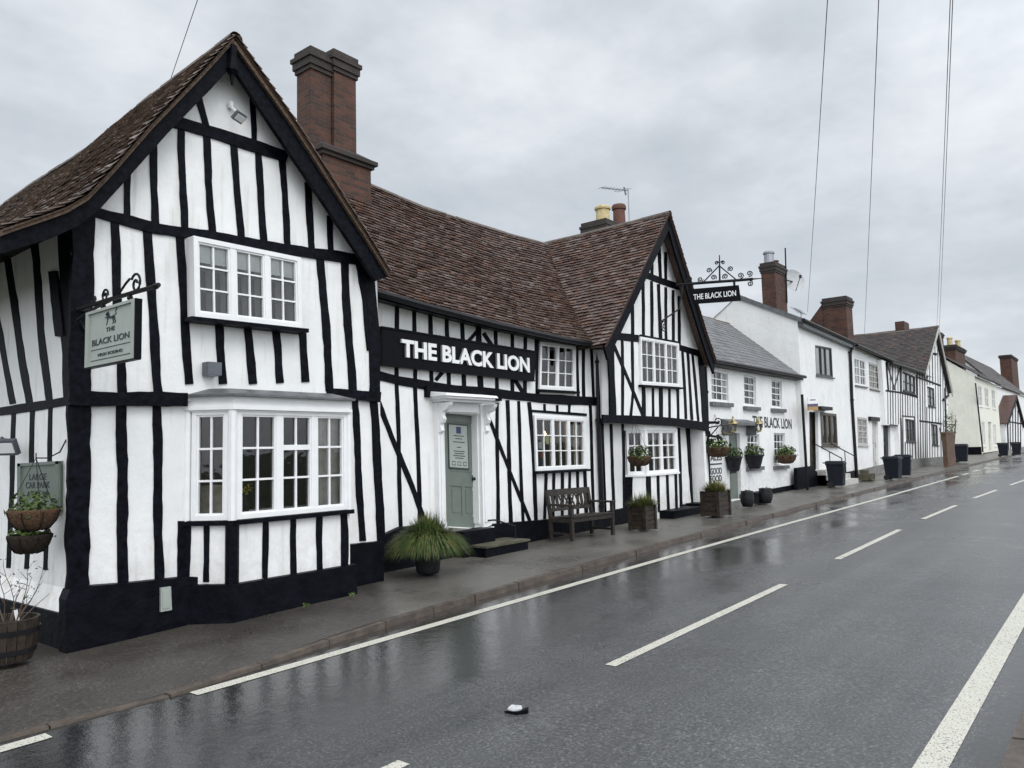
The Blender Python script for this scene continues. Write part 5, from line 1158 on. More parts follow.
bm = BM(); su, sv, sn = WS1.d, Vector((0, 0, 1)), Vector((-1, 0, 0)); wd, ht = ub - ua, zb - za
lion(bm, S(.5, .79, -.019), su, sv * .8, sn, wd * .19)
for s_, zc, w_, h_ in (('THE', .60, .18, .075), ('BLACK LION', .42, .76, .11), ('HIGH RODING', .185, .50, .055)): text(bm, s_, S(.5, zc, -.019), su, sv, sn, width=wd * w_, height=ht * h_, ext=.004, bold=.012)
for zc in (.29, .10): sbox(bm, .10, .90, zc - .006, zc + .006, -.019, -.016)
build('lettering', bm, 'ink', hs)
bm = BM(); topz = zb; Pm = S(-.22, 1.20); Pe = S(1.30, 1.12)
tube(bm, [S(-.30, 1.16, -.05), S(.4, 1.15, -.05), S(1.30, 1.13, -.05)], .022, 8); tube(bm, [S(1.28, 1.13, -.05), S(1.34, 1.14, -.05)], [.03, .02], 8)
tube(bm, [S(-.3, .96, -.05), S(.1, 1.08, -.05), S(.4, 1.13, -.05)], .016, 8)
for k in (.25, .8): tube(bm, [S(k, 1.0, -.06), S(k, 1.14, -.05)], .012, 6); lathe(bm, S(k, 1.03, -.055), [(.02, 0), (.03, .02), (.02, .045)], 8)
tube(bm, spiral(S(.92, 1.28, -.05), su, sv, .10, .02, 2.6, -1.4), .012, 6); tube(bm, [S(.55, 1.16, -.05), S(.72, 1.34, -.05), S(.80, 1.40, -.05)], .012, 6); tube(bm, spiral(S(.30, 1.24, -.05), su, sv, .07, .015, 0, 1.5), .011, 6); tube(bm, spiral(S(.05, 1.22, -.05), su, sv, .05, .012, 0, 1.5), .011, 6); tube(bm, spiral(S(-.1, .80, -.05), su, sv, .07, .015, 0, 1.5), .011, 6)
PB = Vector((3.37, 8.27, 0)); zz = lambda k: S(0, k).z
tube(bm, [PB + DZ * zz(1.25), PB + DZ * zz(.5)], .028, 6); tube(bm, [S(-.28, 1.16, -.05), PB + DZ * zz(1.18)], .022, 6); tube(bm, [S(-.3, .96, -.05), PB + DZ * zz(.75)], .016, 6)
build('bracket', bm, 'iron', hs)
# gable hanging sign
st = W83.at(680, 283.5); dd = Vector((.36, -.93, 0)).normalized(); nn = Vector((-dd.y, dd.x, 0)); nn = nn if nn.dot(CAM - st) > 0 else -nn
WS2 = Wall(st, dd); WS2.n = nn
gs = thing('hanging_sign', 'narrow black hanging sign with white letters under scrolled ironwork on the right gable', 'sign', st, 'signs hung on iron brackets')
bm = BM(); slab(bm, WS2, [(687.5, 289.3), (738.8, 285), (741, 300.3), (692.5, 303.6)], -.06, .03); build('board', bm, 'sign_black', gs)
bm = BM(); a, b = WS2.uz(693.5, 297.2, .03), WS2.uz(736, 293, .03); ux = (WS2.pt(b[0], b[1]) - WS2.pt(a[0], a[1])).normalized()
text(bm, 'THE BLACK LION', (WS2.pt(*a, .031) + WS2.pt(*b, .031)) / 2, ux, (0, 0, 1), nn, width=(WS2.pt(*b) - WS2.pt(*a)).length, height=WS2.uz(715, 292.3)[1] - WS2.uz(715, 297.9)[1], ext=.004, bold=.012); build('lettering', bm, 'letter', gs)
def T(px, py): return WS2.at(px, py, -.015)
bm = BM(); tube(bm, [T(676, 285), T(700, 283), T(735, 280.5), T(753, 279)], .035, 8); tube(bm, [T(753, 279), T(764, 278.2)], [.02, .008], 6)
for p in ((692, 284, 292), (734, 280.5, 287)): tube(bm, [T(p[0], p[1]), T(p[0] + .5, p[2])], .03, 6)
tube(bm, [T(719.5, 255), T(719.5, 266), T(719.8, 282)], [.012, .02, .025], 6)
tube(bm, [T(703, 282.5), T(719, 266)], .016, 6); tube(bm, [T(719.5, 266), T(736, 279.5)], .016, 6)
sc = (WS2.at(720, 281) - WS2.at(719, 281)).length; su2 = dd; 
for (px, py, r, a0, tr) in ((689, 279, 3.6, 3.1, 1.6), (700.3, 279.5, 3, 0, -1.6), (713.6, 277.5, 3.0, -.8, 1.6), (725.3, 276.5, 3.0, 4, -1.6), (709, 270.5, 2.8, -.6, 1.5), (730.6, 269, 2.8, 3.8, -1.5), (740.5, 275.5, 3.2, 4.6, 1.6), (749.5, 273.5, 3.2, 4.4, 1.6), (750, 283.5, 3.0, 1.6, -1.6), (716.6, 263, 2, 0, 1.3), (722.8, 262.6, 2, 3, -1.3)):
    tube(bm, spiral(WS2.at(px, py, -.015), su2, (0, 0, 1), r * sc, .5 * sc, a0, tr), .014, 5)
tube(bm, [W83.at(660.5, 322), W83.at(668, 310) + dd * .25, T(683, 284)], .02, 6); tube(bm, spiral(W83.at(664, 327), (1, 0, 0), (0, 0, 1), .13, .03, 1.5, 1.5), .014, 5)
build('bracket', bm, 'iron', gs)
# car park sign on the flank
cp = thing('car_park_sign', 'sage green car park sign on the flank wall above the hanging baskets', 'sign', WF.at(37, 505, .03))
bm = BM(); slab(bm, WF, [(17, 463.5), (58, 461), (58, 512), (17, 515)], .0, .05); build('board', bm, 'sage', cp)
bm = BM()
for q in ([(17, 463.5), (58, 461), (58, 464), (17, 466.5)], [(17, 463.5), (20, 463.3), (20, 514.8), (17, 515)], [(55, 461.2), (58, 461), (58, 512), (55, 512.2)], [(17, 512), (58, 509), (58, 512), (17, 515)]): slab(bm, WF, q, .045, .07)
build('frame', bm, 'sage', cp); bm = BM()
for s_, y_, w_, h_ in (('LARGE', 476.8, 17, 6.6), ('CAR PARK', 485, 24, 6.6), ('AT REAR', 494, 22, 6.6), ('OF PUB', 503, 18, 6.4)):
    if s_ == 'OF PUB': continue
    a, b = WF.uz(38 - w_ / 2, y_ + .3, .05), WF.uz(38 + w_ / 2, y_ - .3, .05); h = WF.uz(38, y_ - h_ / 2, .05)[1] - WF.uz(38, y_ + h_ / 2, .05)[1]
    ux = (WF.pt(*b) - WF.pt(*a)).normalized(); text(bm, s_, (WF.pt(*a, .05) + WF.pt(*b, .05)) / 2, ux, (0, 0, 1), (-1, 0, 0), width=(WF.pt(*b) - WF.pt(*a)).length, height=h, ext=.004, bold=.015)
build('lettering', bm, 'ink', cp)
# agent's board
c = gpt(807.5, 489); ag = thing('estate_agent_board', 'tall black post with a small white, purple and orange board by the steps', 'sign', c)
WA = YW(c.y); bm = BM(); zt_ = WA.uz(806.5, 395)[1]; box(bm, c.x - .035, c.x + .035, c.y - .035, c.y + .035, c.z - .1, zt_); build('post', bm, 'iron', ag)
bm = BM(); slab(bm, WA, [(808.3, 397.5), (817.5, 397), (818, 403.5), (808.5, 404)], -.02, .02, 0); slab(bm, WA, [(808.5, 404), (818, 403.5), (818.1, 406.3), (808.6, 406.8)], -.02, .02, 1); slab(bm, WA, [(808.6, 406.8), (818.1, 406.3), (818.3, 410.3), (808.7, 410.6)], -.02, .02, 2)
slab(bm, WA, [(810, 399.5), (815.5, 399.3), (815.6, 400.3), (810, 400.5)], .02, .024, 1); build('board', bm, ['letter', 'purple', 'orange'], ag)

# ================================================================== lamps and small fittings
def flood(name, lab, c, d, w, parts=True):
    t = thing(name, lab, 'light', c)
    d = Vector(d).normalized(); s = d.cross(Vector((0, 0, 1))).normalized(); u = s.cross(d)
    bm = BM(); obox(bm, c, s, u, d, w, w * .7, w * .22); build('lamp_head', bm, 'grey_box', t); bm = BM(); obox(bm, Vector(c) + d * (w * .12), s, u, d, w * .82, w * .46, .012); build('lens', bm, 'letter', t)
    return t
c = WU.at(239, 117, .28); t = flood('floodlight', 'small white floodlight high in the left gable', c, (.25, -.6, -.75), .17); bm = BM(); tube(bm, [c + Vector((0, .02, .05)), WU.at(233, 109, .12), WU.at(231, 105, .0)], .02, 6); lathe(bm, WU.at(231, 105, .04) - Vector((0, 0, .04)), [(.03, 0), (.04, .04), (.03, .08)], 10); build('bracket', bm, 'white', t)
c = WF.at(6, 447, .22); t = flood('floodlight', 'white floodlight on the flank wall above the car park sign', c, (-.7, -.5, -.45), .26); bm = BM(); tube(bm, [c, WF.at(2, 438, .0)], .02, 6); build('bracket', bm, 'iron', t)
c = WU.at(212, 369, .08); ul = thing('wall_light', 'grey box wall light under the upper window of the left gable', 'light', c)
bm = BM(); obox(bm, c, (1, 0, 0), (0, 1, 0), (0, 0, 1), .17, .13, .15); build('lamp_head', bm, 'grey_box', ul); bm = BM(); obox(bm, c + Vector((0, 0, -.078)), (1, 0, 0), (0, 1, 0), (0, 0, 1), .14, .10, .008); obox(bm, c + Vector((0, .07, 0)), (1, 0, 0), (0, 1, 0), (0, 0, 1), .12, .06, .12); build('lens', bm, 'grey_metal', ul)
bm = BM(); slab(bm, WL, [(161, 588), (171, 586.5), (172, 610), (161, 612)], .11, .15); slab(bm, WL, [(163, 591), (169.5, 590), (170, 607.5), (163, 609)], .15, .158); tag(build('meter_box', bm, 'sage_sign', None), 'pale meter box cover on the black plinth of the left gable', 'box')
def lantern(px, lab):
    c = W4.at(px, 425.5, .38); t = thing('brass_lantern', lab, 'lantern', c, 'brass lanterns on the white cottage')
    bm = BM(); lathe(bm, c, [(.02, .30), (.05, .26), (.06, .21), (.18, .10), (.20, .07), (.18, .05)], 12); lathe(bm, c + Vector((0, 0, .29)), [(.03, 0), (.04, .03), (.012, .07)], 8); build('hood', bm, 'brass', t)
    bm = BM(); lathe(bm, c, [(.09, -.22), (.16, .05)], 6); build('glass', bm, 'glass', t)
    bm = BM()
    for k in range(6): a = k * math.pi / 3; tube(bm, [c + Vector((math.cos(a) * .09, math.sin(a) * .09, -.22)), c + Vector((math.cos(a) * .16, math.sin(a) * .16, .05))], .010, 4)
    lathe(bm, c, [(.04, -.27), (.10, -.24), (.10, -.21), (.02, -.19)], 8); tube(bm, [c + Vector((0, 0, -.25)), c + Vector((0, .15, -.32)), c + Vector((0, .5, -.2))], .018, 6); build('frame', bm, 'brass', t); t.scale = (.74, .74, .74)
lantern(733.3, 'brass lantern over the cottage door'); lantern(758.7, 'brass lantern beside the painted words on the cottage')

# ================================================================== planting
def basket(lab, c, r, leafm, group, sq=.75, n=170, up=.16, mat='coir', straps=True, wall=None, size=.035, flowers=0, cond=None):
    c = Vector(c); t = thing('hanging_basket', lab, 'hanging basket', c, group)
    bm = BM(); lathe(bm, c, [(r * .30, -r * sq), (r * .62, -r * sq * .86), (r * .86, -r * sq * .5), (r * .97, -.02), (r, .01), (r * .93, .02), (r * .9, -.02)], 18); build('basket', bm, mat, t, True)
    bm = BM()
    for k in range(8):
        a = k * math.pi / 4; tube(bm, [c + Vector((math.cos(a) * r * q * 1.02, math.sin(a) * r * q * 1.02, z)) for q, z in ((.31, -r * sq), (.64, -r * sq * .87), (.88, -r * sq * .5), (1.0, .0))], .006, 4)
    if cond:
        for k in range(3): a = k * 2.1 + .4; tube(bm, [c + Vector((math.cos(a) * r, math.sin(a) * r, 0)), Vector(cond)], .004, 4)
    build('basket_frame', bm, 'iron', t)
    bm = BM(); leaves(bm, c + Vector((0, 0, up * .4)), (r * .95, r * .95, up), n, size, (0, 0, 1)); leaves(bm, c + Vector((0, 0, .0)), (r * 1.12, r * 1.12, .07), n // 3, size * .9, (0, 1))
    if flowers: leaves(bm, c + Vector((0, 0, up * .5)), (r, r, up * .8), flowers, size * .7, 2)
    build('foliage', bm, ['leaf', 'leaf_dark', 'petal'], t); return t
WBK = XW(3.06)
G1 = 'planted baskets on the inn walls'
c = WBK.at(34, 511); hk = WF.at(36, 458, .25)
basket('larger upper basket on the flank wall in front of the car park sign', c, .24, 0, G1, .80, 190, .15, cond=hk)
bm = BM(); c2 = WF.at(80, 445, .02); tube(bm, [WF.at(66, 440, .0), WF.at(60, 452, .1), WF.at(48, 458, .2), hk, hk + Vector((0, 0, .05))], .008, 6); 
tag(build('basket_hook', bm, 'iron', None), 'curved iron hook holding the basket by the car park sign', 'hook')
c = WBK.at(30, 536); basket('smaller dark lower basket on the flank wall under the larger one', c, .205, 0, G1, .85, 130, .09, mat='soil')
c = WB3.at(639.5, 457, .30); basket('round basket hanging before the small bay window of the right gable', c, .27, 0, G1, .72, 220, .2, size=.05, cond=c + Vector((0, .1, .85)), flowers=8)
bm = BM(); tube(bm, [c + Vector((0, .1, .85)), c + Vector((0, .32, .9)), c + Vector((0, .6, .9))], .012, 6); tag(build('basket_hook', bm, 'iron', None), 'iron arm above the basket at the small bay window', 'hook')
G2 = 'planted baskets and pots on the white cottage'
c = W4.at(718, 448, .45); basket('brown basket on an ornate iron bracket at the left end of the cottage', c, .34, 0, G2, .7, 240, .2, size=.06, cond=c + Vector((0, .05, .9)))
br = thing('basket_bracket', 'ornate black iron bracket with a little lion above the brown basket', 'bracket', W4.at(706, 432))
bm = BM(); pA, pB = W4.at(707, 428, .05), W4.at(718, 427, .55); tube(bm, [pA, pA + Vector((.1, -.25, .05)), pB + Vector((0, 0, .02))], .02, 6); tube(bm, [W4.at(706, 446, .03), W4.at(706.5, 426, .03)], .022, 6); tube(bm, spiral(pB + Vector((0, 0, .14)), (.6, -.8, 0), (0, 0, 1), .12, .03, -1.5, 1.4), .016, 5); tube(bm, [W4.at(706.5, 440, .03), pB], .016, 6); build('arm', bm, 'iron', br)
bm = BM(); lion(bm, W4.at(713, 437, .35), (.6, -.8, 0), (0, 0, 1), (-.8, -.6, 0), .45, .02); build('lion_figure', bm, 'iron', br)
def wallpot(lab, px, py, r, h, n):
    c = W4.at(px, py, r * .75); t = thing('wall_planter', lab, 'planter', c, G2)
    bm = BM(); lathe(bm, c, [(r * .5, -h), (r * .62, -h * .9), (r * .95, -.06), (r * 1.05, -.05), (r * 1.05, .0), (r * .9, -.01)], 16); build('pot', bm, 'pot', t)
    bm = BM(); leaves(bm, c + Vector((0, 0, .1)), (r * 1.15, r * 1.1, .2), n, .06, (0, 1, 1)); build('foliage', bm, ['leaf', 'leaf_dark'], t)
wallpot('dark pot of greenery fixed beside the cottage door', 733.5, 456.5, .24, .42, 200); wallpot('dark pot of greenery under the cottage window nearest the door', 754, 454.5, .28, .42, 240)
c = W4.at(786, 455.5, .34); basket('brown basket of greenery under the cottage window farthest from the door', c, .33, 0, G2, .8, 260, .24, size=.06)
# grass in the round pot
c = gpt(428, 573); pg = thing('grass_pot', 'big arching green grass in a round dark pot by the door', 'potted plant', c)
bm = BM(); lathe(bm, c, [(.15, 0), (.17, .04), (.19, .26), (.21, .29), (.21, .33), (.18, .33), (.17, .26)], 22); build('pot', bm, 'pot', pg, True)
bm = BM(); blades(bm, c + Vector((0, 0, .27)), 5600, .68, .68, .19, .0075, (0, 0, 0, 0, 2, 2, 1), dome=True); build('grass', bm, ['grass', 'straw', 'leaf_dark'], pg)
# timber planters
def planter(lab, px, py, w, d, h, mats, n):
    c = gpt(px, py) + Vector((0, d / 2, 0)); t = thing('wooden_planter', lab, 'planter', c, 'square wooden planters along the pavement')
    bm = BM(); th = .03
    for k in range(5):
        z0, z1 = h * k / 5 + .004, h * (k + 1) / 5 - .004; e = random.uniform(-.004, .004)
        box(bm, c.x - w / 2 + th, c.x + w / 2 - th, c.y - d / 2 + e, c.y - d / 2 + th + e, c.z + z0, c.z + z1); box(bm, c.x - w / 2 + th, c.x + w / 2 - th, c.y + d / 2 - th, c.y + d / 2, c.z + z0, c.z + z1)
        box(bm, c.x - w / 2 + e, c.x - w / 2 + th + e, c.y - d / 2, c.y + d / 2, c.z + z0, c.z + z1); box(bm, c.x + w / 2 - th, c.x + w / 2, c.y - d / 2, c.y + d / 2, c.z + z0, c.z + z1)
    build('box', bm, 'wood', t); bm = BM()
    for sx in (-1, 1):
        for sy in (-1, 1): obox(bm, c + Vector((sx * (w / 2 - .01), sy * (d / 2 - .01), h / 2)), (1, 0, 0), (0, 1, 0), (0, 0, 1), .07, .07, h + .02)
    build('corner_post', bm, 'wood', t); bm = BM(); box(bm, c.x - w / 2 + th, c.x + w / 2 - th, c.y - d / 2 + th, c.y + d / 2 - th, c.z + h - .12, c.z + h - .06); build('soil', bm, 'soil', t)
    bm = BM()
    for k in range(9): blades(bm, c + Vector((random.uniform(-w * .32, w * .32), random.uniform(-d * .3, d * .3), h - .07)), n, .40, .85, .06, .008, mats, .6)
    build('grass', bm, ['grass', 'straw'], t)
planter('wooden planter with short grass beside the bench', 651, 529.5, .42, .36, .47, (0, 0, 1), 70); planter('wooden planter with dry grass at the cottage corner', 725, 515.5, .62, .42, .56, (0, 1, 1), 90)
for px, py, lab in ((306, 607, 'small green weed at the foot of the bay window plinth, left of the corner'), (352, 596, 'small green weed growing at the right corner of the bay window plinth')):
    c = gpt(px, py); bm = BM(); leaves(bm, c + Vector((0, 0, .025)), (.05, .03, .03), 26, .016, 0); tag(build('weed', bm, 'leaf', None), lab, 'weed')
# half barrel
c = gpt(6, 660, .06); br = thing('half_barrel', 'wooden half barrel with bare twigs at the inn corner', 'planter', c)
bm = BM(); n = 20
for k in range(n):
    a0, a1 = k * 2 * math.pi / n + .012, (k + 1) * 2 * math.pi / n - .012; pr = ((.21, 0), (.245, .12), (.26, .26), (.265, .38)); prev = None
    for r, z in pr:
        cur = [bm.verts.new(c + Vector((math.cos(a) * q, math.sin(a) * q, z))) for a, q in ((a0, r), (a1, r), (a1, r - .025), (a0, r - .025))]
        if prev:
            for i in range(4): bm.faces.new([prev[i], prev[(i + 1) % 4], cur[(i + 1) % 4], cur[i]])
        prev = cur
    bm.faces.new(prev)
build('staves', bm, 'wood', br)
for z in (.07, .25):
    bm = BM(); r = .235 if z < .1 else .262; lathe(bm, c + Vector((0, 0, z)), [(r, 0), (r + .006, .002), (r + .01, .045), (r, .047)], 28); build('hoop', bm, 'iron', br)
bm = BM(); lathe(bm, c, [(.2, .28), (.235, .33), (.1, .335)], 18); build('soil', bm, 'soil', br)
bm = BM()
for k in range(9):
    a = random.uniform(0, 6.28); l = random.uniform(.3, .62); p0 = c + Vector((math.cos(a) * .08, math.sin(a) * .08, .33)); pts = [p0]; dv = Vector((math.cos(a) * .35, math.sin(a) * .35, 1)).normalized()
    for i in range(5): dv = (dv + Vector((random.uniform(-.2, .2), random.uniform(-.2, .2), .05))).normalized(); pts.append(pts[-1] + dv * l / 5)
    tube(bm, pts, [.006, .005, .004, .0035, .003, .002], 5)
    for q in pts[2:]: e = q + Vector((random.uniform(-.1, .1), random.uniform(-.1, .1), random.uniform(.02, .1))); tube(bm, [q, e], [.003, .0015], 4); leaves(bm, e, (.03, .03, .03), 2, .014, 1)
tube(bm, [c + Vector((.1, 0, .33)), c + Vector((.25, .1, .42)), c + Vector((.42, .18, .52))], [.006, .004, .002], 5)
build('twigs', bm, ['twig', 'leaf_dark'], br)
bm = BM(); cc = c + Vector((.06, -.05, .30)); obox(bm, cc + Vector((0, 0, .1)), (1, 0, .2), (0, 1, 0), (-.2, 0, 1), .03, .006, .10); build('plant_label', bm, 'letter', br)
# dark pots by the cottage
for i, (px, py, r, lab) in enumerate(((759, 507, .17, 'squat dark pot at the foot of the cottage wall nearer the door'), (777, 503.5, .18, 'squat dark pot at the foot of the cottage wall farther from the door'))):
    c = gpt(px, py) + Vector((0, .3, 0)); t = thing('dark_pot', lab, 'pot', c, 'squat dark pots by the cottage'); bm = BM(); lathe(bm, c, [(r * .7, 0), (r * .98, .12), (r * 1.05, .25), (r * .9, .36), (r * .95, .40), (r * .8, .40), (r * .75, .34)], 20); build('pot', bm, 'pot', t, True); bm = BM(); leaves(bm, c + Vector((0, 0, .38)), (r * .8, r * .8, .05), 40, .04, (1, 1)); build('foliage', bm, ['leaf', 'leaf_dark'], t)
bm = BM(); c = gpt(769, 503) + Vector((0, .3, 0)); obox(bm, c + Vector((0, 0, .13)), (1, 0, 0), (0, 1, 0), (0, 0, 1), .7, .25, .26); obox(bm, c + Vector((0, 0, .27)), (1, 0, 0), (0, 1, 0), (0, 0, 1), .76, .3, .04); tag(build('low_trough', bm, 'pot', None), 'low dark trough between the two squat pots', 'trough')

# ================================================================== bench
pL, pR = gpt(572.5, 541.7), gpt(613, 534.7); bx = (pR - pL); BLn = bx.length; bx = Vector((bx.x, bx.y, 0)).normalized(); by = Vector((-bx.y, bx.x, 0))
bn = thing('garden_bench', 'weathered wooden bench with lattice back in front of the hall window', 'bench', (pL + pR) / 2)
BW = max(1.15, min(1.5, BLn)); o0 = (pL + pR) / 2; DZ = Vector((0, 0, 1)); DP = .52
def Bp(x, y, z): return o0 + bx * x + by * y + DZ * z
def bbox(bm, x, y, z, sx, sy, sz, dy=None, dz=None): obox(bm, Bp(x, y, z), bx, dy or by, dz or DZ, sx, sy, sz)
for sx in (-1, 1):
    bm = BM(); bbox(bm, sx * BW / 2, 0, .31, .06, .06, .62); build('leg', bm, 'bench', bn)
    bm = BM(); tl = Vector((0, 0, 1)); up_ = (by * .16 + DZ).normalized(); obox(bm, Bp(sx * BW / 2, DP, .22), bx, by, DZ, .06, .06, .44); obox(bm, Bp(sx * BW / 2, DP + .04, .66), bx, up_.cross(bx), up_, .06, .055, .50); build('leg', bm, 'bench', bn)
    bm = BM(); bbox(bm, sx * BW / 2, .25, .64, .085, .62, .035); build('armrest', bm, 'bench', bn)
    bm = BM(); bbox(bm, sx * BW / 2, .26, .36, .035, .48, .07); bbox(bm, sx * BW / 2, .26, .12, .03, .48, .04); build('side_rail', bm, 'bench', bn)
bm = BM()
for k in range(6): bbox(bm, 0, -.01 + k * .093, .43 - .006 * k, BW + .02, .078, .024)
build('seat', bm, 'bench', bn)
bm = BM(); bbox(bm, 0, -.005, .375, BW - .06, .03, .08); bbox(bm, 0, DP, .375, BW - .06, .03, .08); build('seat_frame', bm, 'bench', bn)
bm = BM(); up_ = (by * .16 + DZ).normalized(); nb = up_.cross(bx)
def bk(x, h): return Bp(x, DP, .44) + up_ * h
obox(bm, bk(0, .42), bx, nb, up_, BW - .03, .035, .12); obox(bm, bk(0, .10), bx, nb, up_, BW - .06, .03, .06)
for k in range(9):
    x = -BW / 2 + .12 + (BW - .24) * k / 8
    if k in (0, 1, 7, 8): obox(bm, bk(x, .24), bx, nb, up_, .07, .02, .26)
for k in range(4):
    x = -BW * .2 + BW * .4 * k / 3
    for sg in (1, -1): ax = (up_ + bx * sg * .55).normalized(); obox(bm, bk(x, .245), ax.cross(nb), nb, ax, .028, .016, .30)
    tube(bm, spiral(bk(x, .30), bx, up_, .045, .045, 0, 1, 12), .010, 5); tube(bm, spiral(bk(x, .19), bx, up_, .045, .045, 0, 1, 12), .010, 5)
build('backrest', bm, 'bench', bn)

# ================================================================== bins
BG = 'dark wheelie bins along the terrace'
def wbin(px, py, lab, rot=0.0, s=.82):
    c = gpt(px, py) + Vector((0, .1, 0)); t = thing('wheelie_bin', lab, 'wheelie bin', c, BG); cr_, sr_ = math.cos(rot), math.sin(rot); X_, Y_ = Vector((cr_, sr_, 0)) * s, Vector((-sr_, cr_, 0)) * s
    def P(x, y, z): return c + X_ * x + Y_ * y + DZ * z * s
    bm = BM(); hexa(bm, [P(-.25, -.28, .06), P(.25, -.28, .06), P(.25, .24, .06), P(-.25, .24, .06)], [P(-.28, -.34, .95), P(.28, -.34, .95), P(.28, .33, .95), P(-.28, .33, .95)])
    hexa(bm, [P(-.30, -.36, .90), P(.30, -.36, .90), P(.30, .35, .90), P(-.30, .35, .90)], [P(-.30, -.36, .955), P(.30, -.36, .955), P(.30, .35, .955), P(-.30, .35, .955)])
    hexa(bm, [P(-.16, -.30, .3), P(.16, -.30, .3), P(.16, -.25, .3), P(-.16, -.25, .3)], [P(-.2, -.345, .8), P(.2, -.345, .8), P(.2, -.3, .8), P(-.2, -.3, .8)]); build('body', bm, 'bin', t)
    bm = BM(); hexa(bm, [P(-.31, -.39, .96), P(.31, -.39, .96), P(.31, .36, .96), P(-.31, .36, .96)], [P(-.25, -.32, 1.06), P(.25, -.32, 1.06), P(.25, .34, 1.07), P(-.25, .34, 1.07)]); build('lid', bm, 'bin', t)
    bm = BM(); tube(bm, [P(-.26, .36, .98), P(-.24, .44, 1.0), P(.24, .44, 1.0), P(.26, .36, .98)], .016, 6); build('handle', bm, 'bin', t)
    for sx in (-1, 1): bm = BM(); tube(bm, [P(sx * .22, .22, .1), P(sx * .28, .22, .1)], .1, 14); build('wheel', bm, 'rubber', t)
wbin(840, 487, 'wheelie bin in front of the boarded window of the tall white house', .08); wbin(896.5, 479.5, 'wheelie bin by the black door, nearer of the pair', -.1); wbin(907, 476.5, 'wheelie bin by the black door, farther of the pair with a raised lid', .1)
wbin(964, 462.5, 'wheelie bin beside the brick wall and the white car', .05, .95); wbin(1005.5, 456.5, 'wheelie bin at the left end of the far timbered outbuilding', 0); wbin(1018.5, 455.5, 'wheelie bin before the gable of the far timbered outbuilding', .1)
# stone blocks by the pair of bins
bm = BM(); c = gpt(884, 480) + Vector((0, .6, 0)); obox(bm, c + Vector((0, 0, .12)), (1, .1, 0), (-.1, 1, 0), (0, 0, 1), .9, .45, .24); obox(bm, c + Vector((.1, .1, .30)), (1, .1, 0), (-.1, 1, 0), (0, 0, 1), .5, .25, .14); tag(build('stone_step', bm, 'stone_moss', None), 'mossy stone mounting blocks beside the pair of bins', 'stone step')
# hose by the steps
bm = BM(); c = gpt(818, 482) + Vector((0, .5, .45))
for k in range(5): tube(bm, spiral(c + Vector((random.uniform(-.03, .03), random.uniform(-.05, .05), random.uniform(-.05, .05))), (1, .2, 0), (0, 0, 1), .26, .24, 0, 1, 18), .022, 6)
tag(build('garden_hose', bm, 'hose', None), 'coiled green hose hanging by the railings of the pale steps', 'hose')

# ================================================================== pier, shrub, car
c = gpt(950, 466); WPi = YW(c.y); a, b = WPi.uz(947, 450)[0], WPi.uz(955, 450)[0]; zt_ = WPi.uz(950, 432)[1]
pier = thing('brick_wall', 'short orange brick garden wall beside the timbered house', 'wall', c); bm = BM(); box(bm, a, b, c.y, c.y + .2, 0, zt_ - .08); build('wall', bm, 'brick_pier', pier); bm = BM(); box(bm, a - .05, b + .05, c.y - .03, c.y + .23, zt_ - .08, zt_); build('coping', bm, 'brick_pier', pier)
SX = YW(c.y + .9).uz(951, 440)[0]; sb = thing('shrub', 'loose leafy shrub rising behind the short orange brick wall', 'shrub', (SX, c.y + .9, zp(c.x)))
bm = BM(); b0 = Vector((SX, c.y + .9, zp(c.x)))
for k in range(9): a = random.uniform(0, 6.28); tube(bm, [b0, b0 + Vector((math.cos(a) * .25, math.sin(a) * .2, 1.3)), b0 + Vector((math.cos(a) * random.uniform(.2, .7), math.sin(a) * .4, random.uniform(2.0, 3.1)))], [.04, .025, .008], 5)
build('stems', bm, 'twig', sb); bm = BM(); leaves(bm, b0 + Vector((.1, 0, 2.2)), (.7, .4, .7), 200, .06, (0, 1, 1)); leaves(bm, b0 + Vector((-.1, 0, 2.9)), (.35, .3, .5), 26, .06, (0, 1)); build('foliage', bm, ['leaf', 'leaf_dark'], sb)
cc = Vector((59.3, 11.55, 0)); cc.z = GR * cc.x + .1; car = thing('parked_car', 'white car parked in the gap before the cream house', 'car', cc)
bm = BM(); prof = [(-2.1, .28), (-2.15, .62), (-2.0, .86), (-1.35, .95), (-.75, 1.40), (.55, 1.46), (1.35, 1.02), (2.0, .88), (2.12, .6), (2.1, .28)]
prism(bm, [cc + Vector((-.82 if .9 > z else -.74 if z < 1.2 else -.62, y, z)) for y, z in prof], [cc + Vector((.82 if .9 > z else .74 if z < 1.2 else .62, y, z)) for y, z in prof]); build('body', bm, 'carwhite', car)
bm = BM()
for sgn in (-1, 1): prism(bm, [cc + Vector((sgn * .765, y, z)) for y, z in ((-1.2, .98), (-.7, 1.34), (.5, 1.38), (1.15, 1.02))], [cc + Vector((sgn * .70, y, z)) for y, z in ((-1.2, .98), (-.7, 1.34), (.5, 1.38), (1.15, 1.02))])
prism(bm, [cc + Vector((x, y, z)) for x, y, z in ((-.6, -1.31, .98), (.6, -1.31, .98), (.55, -.82, 1.37), (-.55, -.82, 1.37))], [cc + Vector((x, y, z)) for x, y, z in ((-.6, -1.2, .95), (.6, -1.2, .95), (.55, -.72, 1.34), (-.55, -.72, 1.34))]); build('window', bm, 'sign_black', car)
for sx in (-1, 1):
    for sy in (-1.3, 1.3): bm = BM(); tube(bm, [cc + Vector((sx * .68, sy, .31)), cc + Vector((sx * .86, sy, .31))], .31, 18); build('wheel', bm, 'rubber', car)

